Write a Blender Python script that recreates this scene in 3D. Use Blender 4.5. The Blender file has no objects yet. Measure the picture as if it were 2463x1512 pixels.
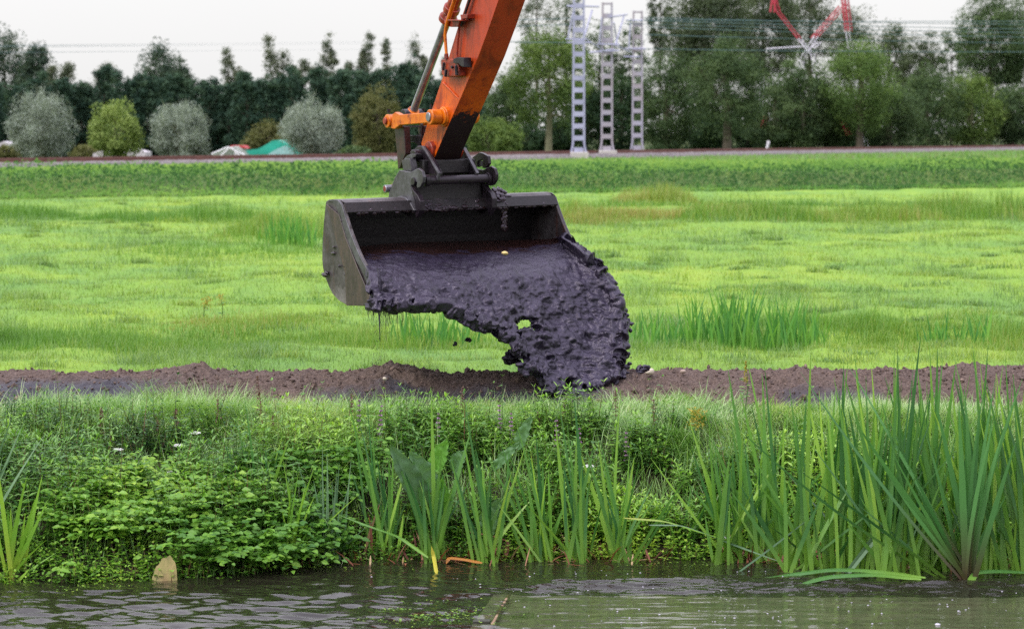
import bpy, math
import numpy as np
from mathutils import Vector
R = math.radians
sc = bpy.context.scene
col = sc.collection
# ------------------------------------------------------------------ camera, world, sun, exposure
FP = 5813.0; HZ = 320.0; CX = 1231.0; CY = 756.0; CAMH = 3.0
PITCH = math.atan((CY-HZ)/FP)
cam = bpy.data.cameras.new('camera'); cam_o = bpy.data.objects.new('camera', cam); col.objects.link(cam_o)
cam.sensor_width = 36.0; cam.lens = FP/2462*36.0
cam.clip_start = 0.5; cam.clip_end = 9000
cam_o.location = (0, 0, CAMH); cam_o.rotation_euler = (R(90)-PITCH, 0, 0)
cam.dof.use_dof = True; cam.dof.focus_distance = 18.6; cam.dof.aperture_fstop = 3.6
sc.camera = cam_o
SUN_EL, SUN_AZ = R(50), R(-125)     # azimuth measured clockwise from +Y
world = bpy.data.worlds.new('World'); sc.world = world; world.use_nodes = True
nt = world.node_tree; nt.nodes.clear()
def wn(t, **k):
    n = nt.nodes.new(t)
    for a_, b_ in k.items(): setattr(n, a_, b_)
    return n
wo = wn('ShaderNodeOutputWorld'); bg = wn('ShaderNodeBackground'); sky = wn('ShaderNodeTexSky', sky_type='NISHITA', sun_disc=False)
sky.sun_elevation = SUN_EL; sky.sun_rotation = SUN_AZ; sky.air_density = 1.5; sky.dust_density = 3
tc = wn('ShaderNodeTexCoord'); sx = wn('ShaderNodeSeparateXYZ'); cl = wn('ShaderNodeClamp')
hz = wn('ShaderNodeMix', data_type='RGBA'); hz.inputs[6].default_value = (.985, .985, .975, 1); hz.inputs[7].default_value = (.83, .79, 1.0, 1)
ma = wn('ShaderNodeMath', operation='MULTIPLY_ADD'); ma.inputs[1].default_value = 2.1*9.7; ma.inputs[2].default_value = 9.7
noi = wn('ShaderNodeTexNoise'); noi.inputs['Scale'].default_value = 3.0; noi.inputs['Detail'].default_value = 4
mr = wn('ShaderNodeMapRange'); mr.inputs[3].default_value = .8; mr.inputs[4].default_value = 1.2
m2 = wn('ShaderNodeMath', operation='MULTIPLY'); vm = wn('ShaderNodeVectorMath', operation='SCALE')
mp = wn('ShaderNodeMath', operation='POWER'); mp.inputs[1].default_value = .85
flat = wn('ShaderNodeMix', data_type='FLOAT'); flat.inputs[2].default_value = 1.0
fm = wn('ShaderNodeMath', operation='MULTIPLY'); fm.inputs[1].default_value = 4.0; fm.use_clamp = True
mx = wn('ShaderNodeMix', data_type='RGBA'); mx.inputs[0].default_value = .88
L = nt.links.new
L(tc.outputs['Generated'], sx.inputs[0]); L(sx.outputs['Z'], cl.inputs[0]); L(cl.outputs[0], ma.inputs[0])
L(cl.outputs[0], mp.inputs[0]); L(mp.outputs[0], hz.inputs[0])
L(tc.outputs['Generated'], noi.inputs['Vector']); L(noi.outputs[0], mr.inputs[0])
L(cl.outputs[0], fm.inputs[0]); L(fm.outputs[0], flat.inputs[0]); L(mr.outputs[0], flat.inputs[3])
L(ma.outputs[0], m2.inputs[0]); L(flat.outputs[0], m2.inputs[1])
L(hz.outputs[2], vm.inputs[0]); L(m2.outputs[0], vm.inputs['Scale'])
L(sky.outputs[0], mx.inputs[6]); L(vm.outputs[0], mx.inputs[7]); L(mx.outputs[2], bg.inputs[0])
bg.inputs[1].default_value = .1; L(bg.outputs[0], wo.inputs[0])
sl = bpy.data.lights.new('sun', 'SUN'); sl.energy = 2.2; sl.angle = R(14); sl.color = (1, .95, .87)
so = bpy.data.objects.new('sun', sl); col.objects.link(so)
sd = Vector((math.sin(SUN_AZ)*math.cos(SUN_EL), math.cos(SUN_AZ)*math.cos(SUN_EL), math.sin(SUN_EL)))
so.rotation_euler = sd.to_track_quat('Z', 'Y').to_euler(); so.location = (-20, -10, 30)
sc.view_settings.view_transform = 'Standard'; sc.view_settings.look = 'None'
sc.view_settings.exposure = 0.0; sc.view_settings.gamma = 1.0
sc.cycles.use_denoising = False; sc.cycles.max_bounces = 7; sc.cycles.diffuse_bounces = 4; sc.cycles.glossy_bounces = 3
sc.cycles.transparent_max_bounces = 8; sc.cycles.sample_clamp_indirect = 4.0; sc.cycles.caustics_reflective = False; sc.cycles.caustics_refractive = False

# ------------------------------------------------------------------ helpers
cp, sp = math.cos(PITCH), math.sin(PITCH)
def ray(u, v):
    a, b = (u-CX)/FP, (CY-v)/FP
    return np.array([a, cp+sp*b, -sp+cp*b])
def P(u, v, d):
    r = ray(u, v); return np.array([0, 0, CAMH])+r*(d/r[1])
def onz(u, v, z):
    r = ray(u, v); return np.array([0, 0, CAMH])+r*((z-CAMH)/r[2])
def X(u, d): return (u-CX)/FP*d/(cp)   # x of column u at ground distance d (close enough)
def tag(o, label=None, cat=None, group=None, kind=None):
    if label: o['label'] = label
    if cat: o['category'] = cat
    if group: o['group'] = group
    if kind: o['kind'] = kind
    return o
def empty(name, loc=(0, 0, 0), rz=0, **k):
    o = bpy.data.objects.new(name, None); col.objects.link(o); o.location = loc; o.rotation_euler = (0, 0, rz)
    o.empty_display_size = .2
    return tag(o, **k)
def link(name, me, mat, parent=None):
    o = bpy.data.objects.new(name, me); col.objects.link(o)
    if mat: me.materials.append(mat)
    if parent is not None:
        o.parent = parent
        o.matrix_parent_inverse = parent.matrix_basis.inverted()
    return o
def npmesh(name, V, polys, mat, parent=None, attrs=None, smooth=False):
    V = np.asarray(V, dtype=np.float32).reshape(-1, 3)
    if not isinstance(polys, (list, tuple)): polys = [polys]
    loops = np.concatenate([p.reshape(-1) for p in polys]).astype(np.int32)
    tot = np.concatenate([np.full(len(p), p.shape[1], dtype=np.int32) for p in polys])
    st = np.concatenate([[0], np.cumsum(tot)[:-1]]).astype(np.int32)
    me = bpy.data.meshes.new(name)
    me.vertices.add(len(V)); me.vertices.foreach_set('co', V.reshape(-1))
    me.loops.add(len(loops)); me.loops.foreach_set('vertex_index', loops)
    me.polygons.add(len(tot)); me.polygons.foreach_set('loop_start', st); me.polygons.foreach_set('loop_total', tot)
    me.polygons.foreach_set('use_smooth', np.full(len(tot), smooth, dtype=bool))
    for k, a in (attrs or {}).items():
        at = me.attributes.new(k, 'FLOAT', 'POINT'); at.data.foreach_set('value', np.asarray(a, dtype=np.float32).reshape(-1))
    me.update(calc_edges=True)
    return link(name, me, mat, parent)
def place(o, loc):          # give a top-level mesh its origin at its base
    v = Vector(loc); o.data.transform(__import__('mathutils').Matrix.Translation(-v)); o.location = v
    return o
class MB:
    def __init__(s): s.v = []; s.f = []
    def add(s, vs, fs):
        n = len(s.v); s.v += [tuple(float(c) for c in q) for q in vs]; s.f += [tuple(i+n for i in f) for f in fs]
    def prism(s, pts, off):
        n = len(pts); q = [np.array(p_)+off for p_ in pts]
        s.add(list(pts)+q, [tuple(range(n))[::-1], tuple(range(n, 2*n))]+[(i, (i+1) % n, n+(i+1) % n, n+i) for i in range(n)])
    def box(s, c, ax, ay, az):
        c, ax, ay, az = map(np.array, (c, ax, ay, az))
        vs = [c+i*ax+j*ay+k*az for k in (-.5, .5) for j in (-.5, .5) for i in (-.5, .5)]
        s.add(vs, [(0, 2, 3, 1), (4, 5, 7, 6), (0, 1, 5, 4), (2, 6, 7, 3), (0, 4, 6, 2), (1, 3, 7, 5)])
    def tube(s, pts, rs, n=12, caps=True):
        pts = [np.array(p_, dtype=float) for p_ in pts]; m = len(pts)
        if not hasattr(rs, '__len__'): rs = [rs]*m
        t0 = pts[-1]-pts[0]; ref = np.array([0, 0, 1.0]) if abs(t0[2]) < .8*np.linalg.norm(t0) else np.array([1.0, 0, 0])
        vs = []
        for i in range(m):
            t = pts[min(i+1, m-1)]-pts[max(i-1, 0)]; t /= np.linalg.norm(t)+1e-9
            e1 = np.cross(t, ref); e1 /= np.linalg.norm(e1)+1e-9; e2 = np.cross(t, e1)
            for k in range(n):
                an = 2*math.pi*k/n; vs.append(pts[i]+rs[i]*(math.cos(an)*e1+math.sin(an)*e2))
        fs = [(i*n+k, i*n+(k+1) % n, (i+1)*n+(k+1) % n, (i+1)*n+k) for i in range(m-1) for k in range(n)]
        if caps: fs += [tuple(range(n)), tuple(range((m-1)*n, m*n))[::-1]]
        s.add(vs, fs)
    def build(s, name, mat, parent=None, bevel=0, smooth=True):
        import bmesh
        me = bpy.data.meshes.new(name); me.from_pydata(s.v, [], s.f)
        bm = bmesh.new(); bm.from_mesh(me); bmesh.ops.recalc_face_normals(bm, faces=bm.faces); bm.to_mesh(me); bm.free()
        if smooth:
            me.shade_smooth(); me.set_sharp_from_angle(angle=R(35))
        me.update(); o = link(name, me, mat, parent)
        if bevel:
            b = o.modifiers.new('bevel', 'BEVEL'); b.width = bevel; b.segments = 2; b.limit_method = 'ANGLE'; b.angle_limit = R(40)
        return o
def ico(sub):
    import bmesh
    bm = bmesh.new(); bmesh.ops.create_icosphere(bm, subdivisions=sub, radius=1.0); bm.verts.ensure_lookup_table()
    v = np.array([q.co[:] for q in bm.verts]); f = np.array([[w.index for w in q.verts] for q in bm.faces]); bm.free(); return v, f
def blobs(centres, scales, sub=1, jit=0., rg_=None):
    v, f = ico(sub); c = np.asarray(centres)[:, None, :]; sc_ = np.asarray(scales)[:, None, :]
    V = v[None]*sc_
    if jit: V = V*(1+jit*(rg_.random(V.shape[:2])-.5))[..., None]
    return (V+c).reshape(-1, 3), (f[None]+(np.arange(len(centres))*len(v))[:, None, None]).reshape(-1, 3)
# noise
_tab = np.random.default_rng(7).random(65536)
def _h(i, j, k, s): return _tab[(i*73856093 ^ j*19349663 ^ k*83492791 ^ s*2654435) & 65535]
def vn3(x, y, z, s=0):
    x, y, z = np.broadcast_arrays(np.asarray(x, float), np.asarray(y, float), np.asarray(z, float))
    i, j, k = np.floor(x).astype(np.int64), np.floor(y).astype(np.int64), np.floor(z).astype(np.int64)
    fx, fy, fz = x-i, y-j, z-k
    fx, fy, fz = [f*f*(3-2*f) for f in (fx, fy, fz)]
    r = 0
    for a_ in (0, 1):
        for b_ in (0, 1):
            for c_ in (0, 1):
                r = r+_h(i+a_, j+b_, k+c_, s)*(fx if a_ else 1-fx)*(fy if b_ else 1-fy)*(fz if c_ else 1-fz)
    return r
def vn(x, y, s=0):
    x, y = np.broadcast_arrays(np.asarray(x, float), np.asarray(y, float))
    i, j = np.floor(x).astype(np.int64), np.floor(y).astype(np.int64); fx, fy = x-i, y-j
    fx, fy = fx*fx*(3-2*fx), fy*fy*(3-2*fy)
    return (_h(i, j, 0, s)*(1-fx)+_h(i+1, j, 0, s)*fx)*(1-fy)+(_h(i, j+1, 0, s)*(1-fx)+_h(i+1, j+1, 0, s)*fx)*fy
def fbm(x, y, s=0, o=4): return sum(vn(x*2**k, y*2**k, s+k)*.5**k for k in range(o))/sum(.5**k for k in range(o))
def fbm3(x, y, z, s=0, o=4): return sum(vn3(x*2**k, y*2**k, z*2**k, s+k)*.5**k for k in range(o))/sum(.5**k for k in range(o))
def ss(x, a, b): t = np.clip((x-a)/(b-a), 0, 1); return t*t*(3-2*t)
def unit(v): return v/(np.linalg.norm(v, axis=-1, keepdims=True)+1e-9)

# ------------------------------------------------------------------ materials
def mat_new(name):
    m = bpy.data.materials.new(name); m.use_nodes = True; n = m.node_tree; n.nodes.clear()
    return m, n
def node(n, t, **k):
    q = n.nodes.new(t)
    for a_, b_ in k.items(): setattr(q, a_, b_)
    return q
def ramp(n, fac, stops):
    r = node(n, 'ShaderNodeValToRGB'); e = r.color_ramp.elements
    while len(e) < len(stops): e.new(.5)
    for q, (p_, c) in zip(e, stops): q.position = p_; q.color = (*c, 1)
    n.links.new(fac, r.inputs[0]); return r.outputs[0]
def noise(n, scale, detail=4, rough=.6, vec=None, dist=0):
    q = node(n, 'ShaderNodeTexNoise'); q.inputs['Scale'].default_value = scale; q.inputs['Detail'].default_value = detail
    q.inputs['Roughness'].default_value = rough; q.inputs['Distortion'].default_value = dist
    if vec is None: vec = node(n, 'ShaderNodeNewGeometry').outputs['Position']
    n.links.new(vec, q.inputs['Vector']); return q.outputs[0]
def mixc(n, fac, a, b, mode='MIX'):
    q = node(n, 'ShaderNodeMix', data_type='RGBA', blend_type=mode)
    for s_, i in ((fac, 0), (a, 6), (b, 7)):
        if hasattr(s_, 'links'): n.links.new(s_, q.inputs[i])
        else: q.inputs[i].default_value = s_ if i == 0 else (*s_, 1)
    return q.outputs[2]
def stretch(n, sx_, sy_, sz_):
    g = node(n, 'ShaderNodeNewGeometry'); m = node(n, 'ShaderNodeVectorMath', operation='MULTIPLY'); m.inputs[1].default_value = (sx_, sy_, sz_)
    n.links.new(g.outputs['Position'], m.inputs[0]); return m.outputs[0]
def finish(m, n, colr, rough=.5, metal=0, spec=.5, bump=None, bstr=.3, bdist=.01, coat=0):
    b = node(n, 'ShaderNodeBsdfPrincipled'); o = node(n, 'ShaderNodeOutputMaterial')
    if hasattr(colr, 'links'): n.links.new(colr, b.inputs['Base Color'])
    else: b.inputs['Base Color'].default_value = (*colr, 1)
    if hasattr(rough, 'links'): n.links.new(rough, b.inputs['Roughness'])
    else: b.inputs['Roughness'].default_value = rough
    b.inputs['Metallic'].default_value = metal; b.inputs['Specular IOR Level'].default_value = spec; b.inputs['Coat Weight'].default_value = coat
    b.inputs['Coat Roughness'].default_value = .15
    if bump is not None:
        q = node(n, 'ShaderNodeBump'); q.inputs['Strength'].default_value = bstr; q.inputs['Distance'].default_value = bdist
        n.links.new(bump, q.inputs['Height']); n.links.new(q.outputs[0], b.inputs['Normal'])
    n.links.new(b.outputs[0], o.inputs[0]); return m
def paint(name, c1, c2, rough=.5, metal=0, scale=6, spec=.5, bstr=.15, coat=0):
    m, n = mat_new(name); c = ramp(n, noise(n, scale, 6, .65), [(.35, c1), (.65, c2)])
    return finish(m, n, c, rough, metal, spec, noise(n, scale*8, 4), bstr, .005, coat)
def leafmat(name, stops, base=None, trans=.3, rough=.45, spec=.4, tip=None):
    m, n = mat_new(name)
    c = ramp(n, node(n, 'ShaderNodeAttribute', attribute_name='rnd').outputs['Fac'], stops)
    if base or tip:
        t = node(n, 'ShaderNodeAttribute', attribute_name='tt').outputs['Fac']
        if base: c = mixc(n, ramp(n, t, [(0.0, (1, 1, 1)), (.45, (0, 0, 0))]), c, base)
        if tip: c = mixc(n, ramp(n, t, [(.72, (0, 0, 0)), (1.0, (1, 1, 1))]), c, tip)
    b = node(n, 'ShaderNodeBsdfPrincipled'); b.inputs['Roughness'].default_value = rough; b.inputs['Specular IOR Level'].default_value = spec
    tr = node(n, 'ShaderNodeBsdfTranslucent'); mxs = node(n, 'ShaderNodeMixShader'); mxs.inputs[0].default_value = trans
    tcol = mixc(n, 1.0, c, (1.3, 1.35, .7), 'MULTIPLY')
    n.links.new(c, b.inputs['Base Color']); n.links.new(tcol, tr.inputs[0])
    n.links.new(b.outputs[0], mxs.inputs[1]); n.links.new(tr.outputs[0], mxs.inputs[2])
    o = node(n, 'ShaderNodeOutputMaterial'); n.links.new(mxs.outputs[0], o.inputs[0]); return m

# ------------------------------------------------------------------ vegetation generators
rng = np.random.default_rng(11)
def rnd(n, a=0., b=1.): return rng.uniform(a, b, n)
def sph(n):
    v = rng.normal(size=(n, 3)); return unit(v)
def quadleaf(Pc, N, size, asp=.6, up=.0):
    """diamond leaves centred at Pc"""
    n = len(Pc); D = unit(np.cross(N, sph(n))); S = np.cross(N, D)
    size = np.broadcast_to(size, n)[:, None]
    V = np.stack([Pc-D*size*.5, Pc+S*size*asp*.5+N*size*.08, Pc+D*size*.5, Pc-S*size*asp*.5+N*size*.08], 1)
    F = np.arange(4*n).reshape(n, 4)
    return V.reshape(-1, 3), F
def leaf6(Pb, D, N, Ln, W, droop=.15, fold=.12):
    n = len(Pb); D = unit(D); S = unit(np.cross(D, N)); N = unit(np.cross(S, D)); Ln = np.broadcast_to(Ln, n)[:, None]; W = np.broadcast_to(W, n)[:, None]
    g = np.array([0, 0, -1.0])
    def c(t): return Pb+D*Ln*t+g*Ln*droop*t*t
    V = np.stack([c(0), c(.35)-S*W*.5+N*W*fold, c(.35), c(.35)+S*W*.5+N*W*fold, c(.72)-S*W*.34+N*W*fold*.5, c(.72), c(.72)+S*W*.34+N*W*fold*.5, c(1)], 1)
    b = (np.arange(n)*8)[:, None]
    T = np.concatenate([b+np.array([[0, 1, 2]]), b+np.array([[0, 2, 3]]), b+np.array([[4, 7, 5]]), b+np.array([[5, 7, 6]])])
    Q = np.concatenate([b+np.array([[1, 4, 5, 2]]), b+np.array([[2, 5, 6, 3]])])
    tt = np.tile(np.array([0, .35, .35, .35, .72, .72, .72, 1.]), n)
    return V.reshape(-1, 3), T, Q, tt
def blades(Pb, az, lean, curv, Ln, W, seg=4, flat=.0, shape='grass', face=None):
    n = len(Pb); H = np.stack([np.cos(az), np.sin(az), np.zeros(n)], 1)
    fz = az+math.pi/2 if face is None else face
    S = np.stack([np.cos(fz), np.sin(fz), np.zeros(n)], 1); up = np.array([0, 0, 1.0])
    Ln = np.broadcast_to(Ln, n).astype(float); W = np.broadcast_to(W, n).astype(float); lean = np.broadcast_to(lean, n); curv = np.broadcast_to(curv, n)
    c = np.array(Pb, dtype=float); out = []; ts = []
    for k in range(seg+1):
        t = k/seg
        w = W*(max(1-t, .02)**.6 if shape == 'grass' else (1.0 if t < .55 else max((1-t)/.45, .03)**.75))*(.75 if k == 0 and shape != 'grass' else 1)
        out += [c-S*w[:, None]*.5, c+S*w[:, None]*.5]; ts += [t, t]
        th = lean+curv*(t+.5/seg)
        c = c+(H*np.sin(th)[:, None]+up*np.cos(th)[:, None])*(Ln/seg)[:, None]
    V = np.stack(out, 1); m = 2*(seg+1); b = (np.arange(n)*m)[:, None]
    F = np.concatenate([b+np.array([[2*k, 2*k+1, 2*k+3, 2*k+2]]) for k in range(seg)])
    return V.reshape(-1, 3), F, np.tile(np.array(ts), n), m
class Veg:
    def __init__(s): s.V = []; s.P = {3: [], 4: []}; s.r = []; s.t = []; s.n = 0
    def _push(s, V, polys, r, t):
        for p_ in polys: s.P[p_.shape[1]].append(p_+s.n)
        s.V.append(V); s.r.append(r); s.t.append(t); s.n += len(V)
    def quads(s, Pc, N, size, r, asp=.6):
        V, F = quadleaf(Pc, N, size, asp); s._push(V, [F], np.repeat(r, 4), np.full(len(V), .5))
    def leaves(s, Pb, D, N, Ln, W, r, **k):
        V, T, Q, tt = leaf6(Pb, D, N, Ln, W, **k); s._push(V, [T, Q], np.repeat(r, 8), tt)
    def blades(s, Pb, az, lean, curv, Ln, W, r, **k):
        V, F, tt, m = blades(Pb, az, lean, curv, Ln, W, **k); s._push(V, [F], np.repeat(r, m), tt)
    def build(s, name, mat, parent=None):
        polys = [np.concatenate(s.P[k]) for k in (3, 4) if s.P[k]]
        return npmesh(name, np.concatenate(s.V), polys, mat, parent, {'rnd': np.concatenate(s.r), 'tt': np.concatenate(s.t)})

# ------------------------------------------------------------------ terrain
FZ = .85
TR0 = np.array([X(0, 101), 101.0]); TR1 = np.array([X(2462, 213), 213.0]); TT = (TR1-TR0)/np.linalg.norm(TR1-TR0); TN = np.array([-TT[1], TT[0]])
RAILZ = 1.9
_su = np.array([-900, 0, 250, 450, 640, 800, 1000, 1300, 1700, 1900, 2462, 3300]); _sy = np.array([15.9, 16.05, 16.1, 16.2, 16.5, 16.9, 17.05, 17.05, 17.0, 17.1, 17.1, 17.0])
def shore(x): return np.interp(np.asarray(x, float), (_su-CX)/FP*16.7, _sy)+.10*(fbm(np.asarray(x, float)*1.7+5, 0*np.asarray(x, float), 3)-.5)
def bb(x, y): s_ = shore(x); return np.where(y < s_, y-s_, (y-s_)*2.2/(18.75-s_))
def footy(x): return 79.5+(x+17)*.42+1.2*(fbm(x*.2, 0*x, 9)-.5)
def track_s(x, y): return (x-TR0[0])*TN[0]+(y-TR0[1])*TN[1]    # <0 on the camera's side of the near rail
HOLL = [(330, 1.1, 120, .2), (520, 1.3, 90, .15), (230, 1.4, 90, .13), (870, 1.6, 50, .15), (140, .8, 60, .12), (1120, .75, 70, .2), (1570, .8, 80, .25), (640, .6, 60, .15), (1350, 1.2, 60, .12)]
def hollow(x, y):
    u_ = CX+x*FP/y; b_ = bb(x, y); r = 0*x
    for (hu, hb, ru, rb_) in HOLL: r = np.maximum(r, np.clip(1.2-((u_-hu)/ru)**2-((b_-hb)/rb_)**2, 0, 1))
    return r
def ground_z(x, y):
    x = np.asarray(x, float); y = np.asarray(y, float)
    s = shore(x); b = bb(x, y)
    bank = -.5+.5*ss(b, -.6, 0.0)+.42*np.clip(b/.75, 0, 1)**.8+.35*ss(b, .5, 2.0)+.08*ss(y, 19.3, 21)+(fbm(x*1.6, y*2.2, 27, 2)-.5)*.22*ss(b, .1, .6)*ss(-b, -2.0, -1.3)
    bank = bank-.10*hollow(x, np.maximum(y, 1.0))*(y > 10)*(y < 20)
    und = (fbm(x*.9, y*.55, 20)-.5)*.16+(fbm(x*2.6, y*1.3, 24, 3)-.5)*.07
    bank = bank+und*ss(b, .5, 3.2)*ss(-y, -400, -100)
    # shallow ditch with taller growth at ~25 m
    bank = bank-.10*np.exp(-((y-25.2)/.8)**2)*ss(y, 20, 22)
    fy = footy(x); e = y-fy
    emb = .60*ss(e, -.5, 6)+.10*ss(e, 5, 24)
    sN = track_s(x, y)
    emb = np.where(sN > 6.0, np.maximum(emb-ss(sN, 6, 14)*.87, 0.0), emb)
    near = ss(-y, -3.9, -2.8)   # bank under the photographer
    return bank+emb*(y > 60)+near*(1.7-bank)
ny, nx = 640, 560
ys = np.concatenate([np.linspace(-30, 15.4, 30), 15.6*np.exp(np.linspace(0, math.log(140/15.6), ny-70)), np.geomspace(145, 6000, 40)])
tx = np.concatenate([-np.geomspace(8, 1.02, 40), np.linspace(-1, 1, nx-80), np.geomspace(1.02, 8, 40)])
W_ = np.maximum(ys, 20)*.36
GX = tx[None, :]*W_[:, None]; GY = np.broadcast_to(ys[:, None], GX.shape)
GZ = ground_z(GX, GY)
def patch(x, y):   # colour patches in the field 0 (blue-green lush) .. 1 (yellow green)
    return np.clip(.5+(fbm(x*.5+3, y*.3, 40, 4)-.5)*1.2+(fbm(x*2.2, y*1.0, 44, 3)-.5)*.9, 0, 1)
idx = np.arange(GX.size).reshape(GX.shape)
F = np.stack([idx[:-1, :-1], idx[:-1, 1:], idx[1:, 1:], idx[1:, :-1]], -1).reshape(-1, 4)
m, n = mat_new('field_soil_and_turf')
g = node(n, 'ShaderNodeAttribute', attribute_name='rnd').outputs['Fac']
cg = ramp(n, g, [(0, (.12, .25, .05)), (.35, (.16, .30, .045)), (.7, (.21, .35, .04)), (1, (.26, .38, .045))])
cg = mixc(n, ramp(n, noise(n, 9, 6, .7, stretch(n, 1, .45, 1)), [(.35, (0, 0, 0)), (.75, (.6, .6, .6))]), cg, (.16, .30, .05))
bk = node(n, 'ShaderNodeAttribute', attribute_name='bank').outputs['Fac']
cs = ramp(n, noise(n, 14, 5, .6), [(.3, (.012, .012, .006)), (.7, (.035, .03, .015))])
finish(m, n, mixc(n, bk, cg, cs), .85, 0, .2, noise(n, 30, 6, .7), .6, .04)
bank_a = 1-ss(GY, 20.3, 20.9); beyond_ = ss(track_s(GX, GY), 5.5, 7)*(GY > 90); bank_a = np.maximum(bank_a, .8*beyond_); bank_a = np.maximum(bank_a, .62*ss(GY-footy(GX), -.3, .6)*(GY > 60))
go = npmesh('ground', np.stack([GX, GY, GZ], -1), F, m, None, {'rnd': patch(GX, GY), 'bank': bank_a}, smooth=True)
tag(go, kind='structure')

# ------------------------------------------------------------------ field grass
lm_field = leafmat('field_grass', [(0, (.13, .235, .075)), (.35, (.20, .31, .075)), (.7, (.27, .365, .07)), (1, (.37, .435, .09))], trans=.35, rough=.5)
def sample_field(n, y0, y1, pw=1.7, half=.33):
    q = rnd(n); e = 1-pw; y = (y0**e+q*(y1**e-y0**e))**(1/e); x = rnd(n, -1, 1)*y*half
    return x, y
vg = Veg(); N = 230000
x, y = sample_field(N, 20.6, 84); keep = y < footy(x)+.5; x, y = x[keep], y[keep]; N = len(x)
pr = patch(x, y); tuss = ss(fbm(x*1.2+9, y*.7, 60, 3), .56, .72)
sz = (y/21)**.62
Pb = np.stack([x, y, ground_z(x, y)-.01], 1)
vg.blades(Pb, rnd(N, 0, 6.28), rnd(N, 0, .9), rnd(N, .1, .9), (.03+.04*rnd(N)+.09*tuss)*sz, .006*sz**1.4, np.clip(pr*.8+rnd(N, -.2, .3)-.25*tuss, 0, 1), seg=2)
for k in range(420):   # low tussocks
    yy = (20.9**-.9+rng.random()*(76**-.9-20.9**-.9))**(-1/.9); xx = rng.uniform(-1, 1)*yy*.3
    if yy < 22.3 and rng.random() < .6: continue
    c_ = 110; w_ = rng.uniform(.12, .5)*(yy/25)**.6; x = xx+rng.normal(0, .5, c_)*w_; y = yy+rng.normal(0, .5, c_)*w_*.6; h_ = rng.uniform(.04, .10)*(yy/24)**.4
    vg.blades(np.stack([x, y, ground_z(x, y)], 1), rnd(c_, 0, 6.28), rnd(c_, 0, .5), rnd(c_, .2, 1.0), h_*rnd(c_, .6, 1.3), .009*(yy/24)**.9, np.clip(rng.uniform(-.1, .5)+rnd(c_, -.1, .25), 0, 1), seg=3)
tag(vg.build('field_grass', lm_field), 'short bright yellow green pasture grass covering the whole field', 'grass', kind='stuff')
# taller rough growth in the two shallow ditches
lm_rough = leafmat('rough_grass', [(0, (.06, .16, .03)), (.3, (.12, .26, .04)), (.6, (.20, .32, .05)), (.82, (.33, .30, .10)), (1, (.40, .23, .08))], trans=.3, rough=.6)
def tuftfield(n, spots, hmul, wmul=1, seg=3):
    """spots: (u, d, half px, half depth m, height, rnd lo, hi)"""
    v_ = Veg()
    for (u, d, hu, hd, h, r0, r1, cnt) in spots:
        c = int(n*cnt); dy = rng.normal(0, .5, c)*hd; xx = X(u, d)+rng.uniform(-1, 1, c)*hu/FP*d; yy = d+dy
        k = (.15+1.35*fbm(xx*1.3, yy*1.3, 71, 3)**1.3)*np.sqrt(np.clip(1-((xx-X(u, d))/(hu/FP*d))**2, .02, 1))
        v_.blades(np.stack([xx, yy, ground_z(xx, yy)-.02], 1), rnd(c, 0, 6.28), rnd(c, 0, .35), rnd(c, 0, .7), h*k*rnd(c, .5, 1.15)*hmul, .008*wmul*(d/24)**.8, np.clip(r0+(r1-r0)*(.5*rnd(c)+.5*fbm(xx*.8, yy*.8, 75, 3)), 0, 1), seg=seg)
    return v_
near_ditch = [(300, 25.2, 420, 1.3, .30, .05, .6, 1.5), (850, 25.4, 350, 1.2, .26, .1, .85, 1.0), (600, 27, 250, 1.2, .2, .3, 1.0, .5), (1500, 25.3, 500, 1.1, .22, .05, .5, 1.0),
              (2100, 26.6, 460, 1.5, .28, .05, .6, 1.3), (2350, 25, 330, 1.2, .34, .1, .85, 1.0), (-300, 25.2, 400, 1.2, .3, .1, .6, .8), (2800, 25.2, 300, 1.2, .3, .1, .6, .8),
              (700, 31, 700, .9, .10, .0, .25, .5), (1900, 33, 500, .8, .1, .0, .3, .4)]
tag(tuftfield(7000, near_ditch, .8).build('ditch_grass', lm_rough), 'rough olive grass growing in the shallow ditch just behind the soil ridge', 'grass', kind='stuff')
far_ditch = [(60, 62, 130, 2.0, .45, .1, .5, .5), (430, 60, 260, 2, .5, .05, .5, .8), (700, 52, 170, 3.5, .6, .15, .9, 1.0), (560, 44, 240, 3, .25, .2, .6, .5), (1400, 60, 160, 1.5, .5, .4, .95, .6), (1600, 61, 300, 1.5, .5, .45, 1.05, 1.6), (1430, 58, 90, 1.2, .45, .5, 1.0, .4),
             (1800, 60, 180, 2, .7, .05, .9, .9), (2050, 60, 250, 2, .5, .3, .95, 1.1), (2350, 61, 220, 2, .75, .1, .95, 1.0), (1570, 74, 110, 1.5, .7, .5, .9, .4), (1300, 70, 400, 1.5, .3, .1, .5, .6), (2000, 72, 400, 1.5, .3, .0, .3, .6)]
tag(tuftfield(4200, far_ditch, 1.0, 1.1).build('rushes', lm_rough), 'orange brown and green rushes in a far strip across the field', 'rushes', kind='stuff')

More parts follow.
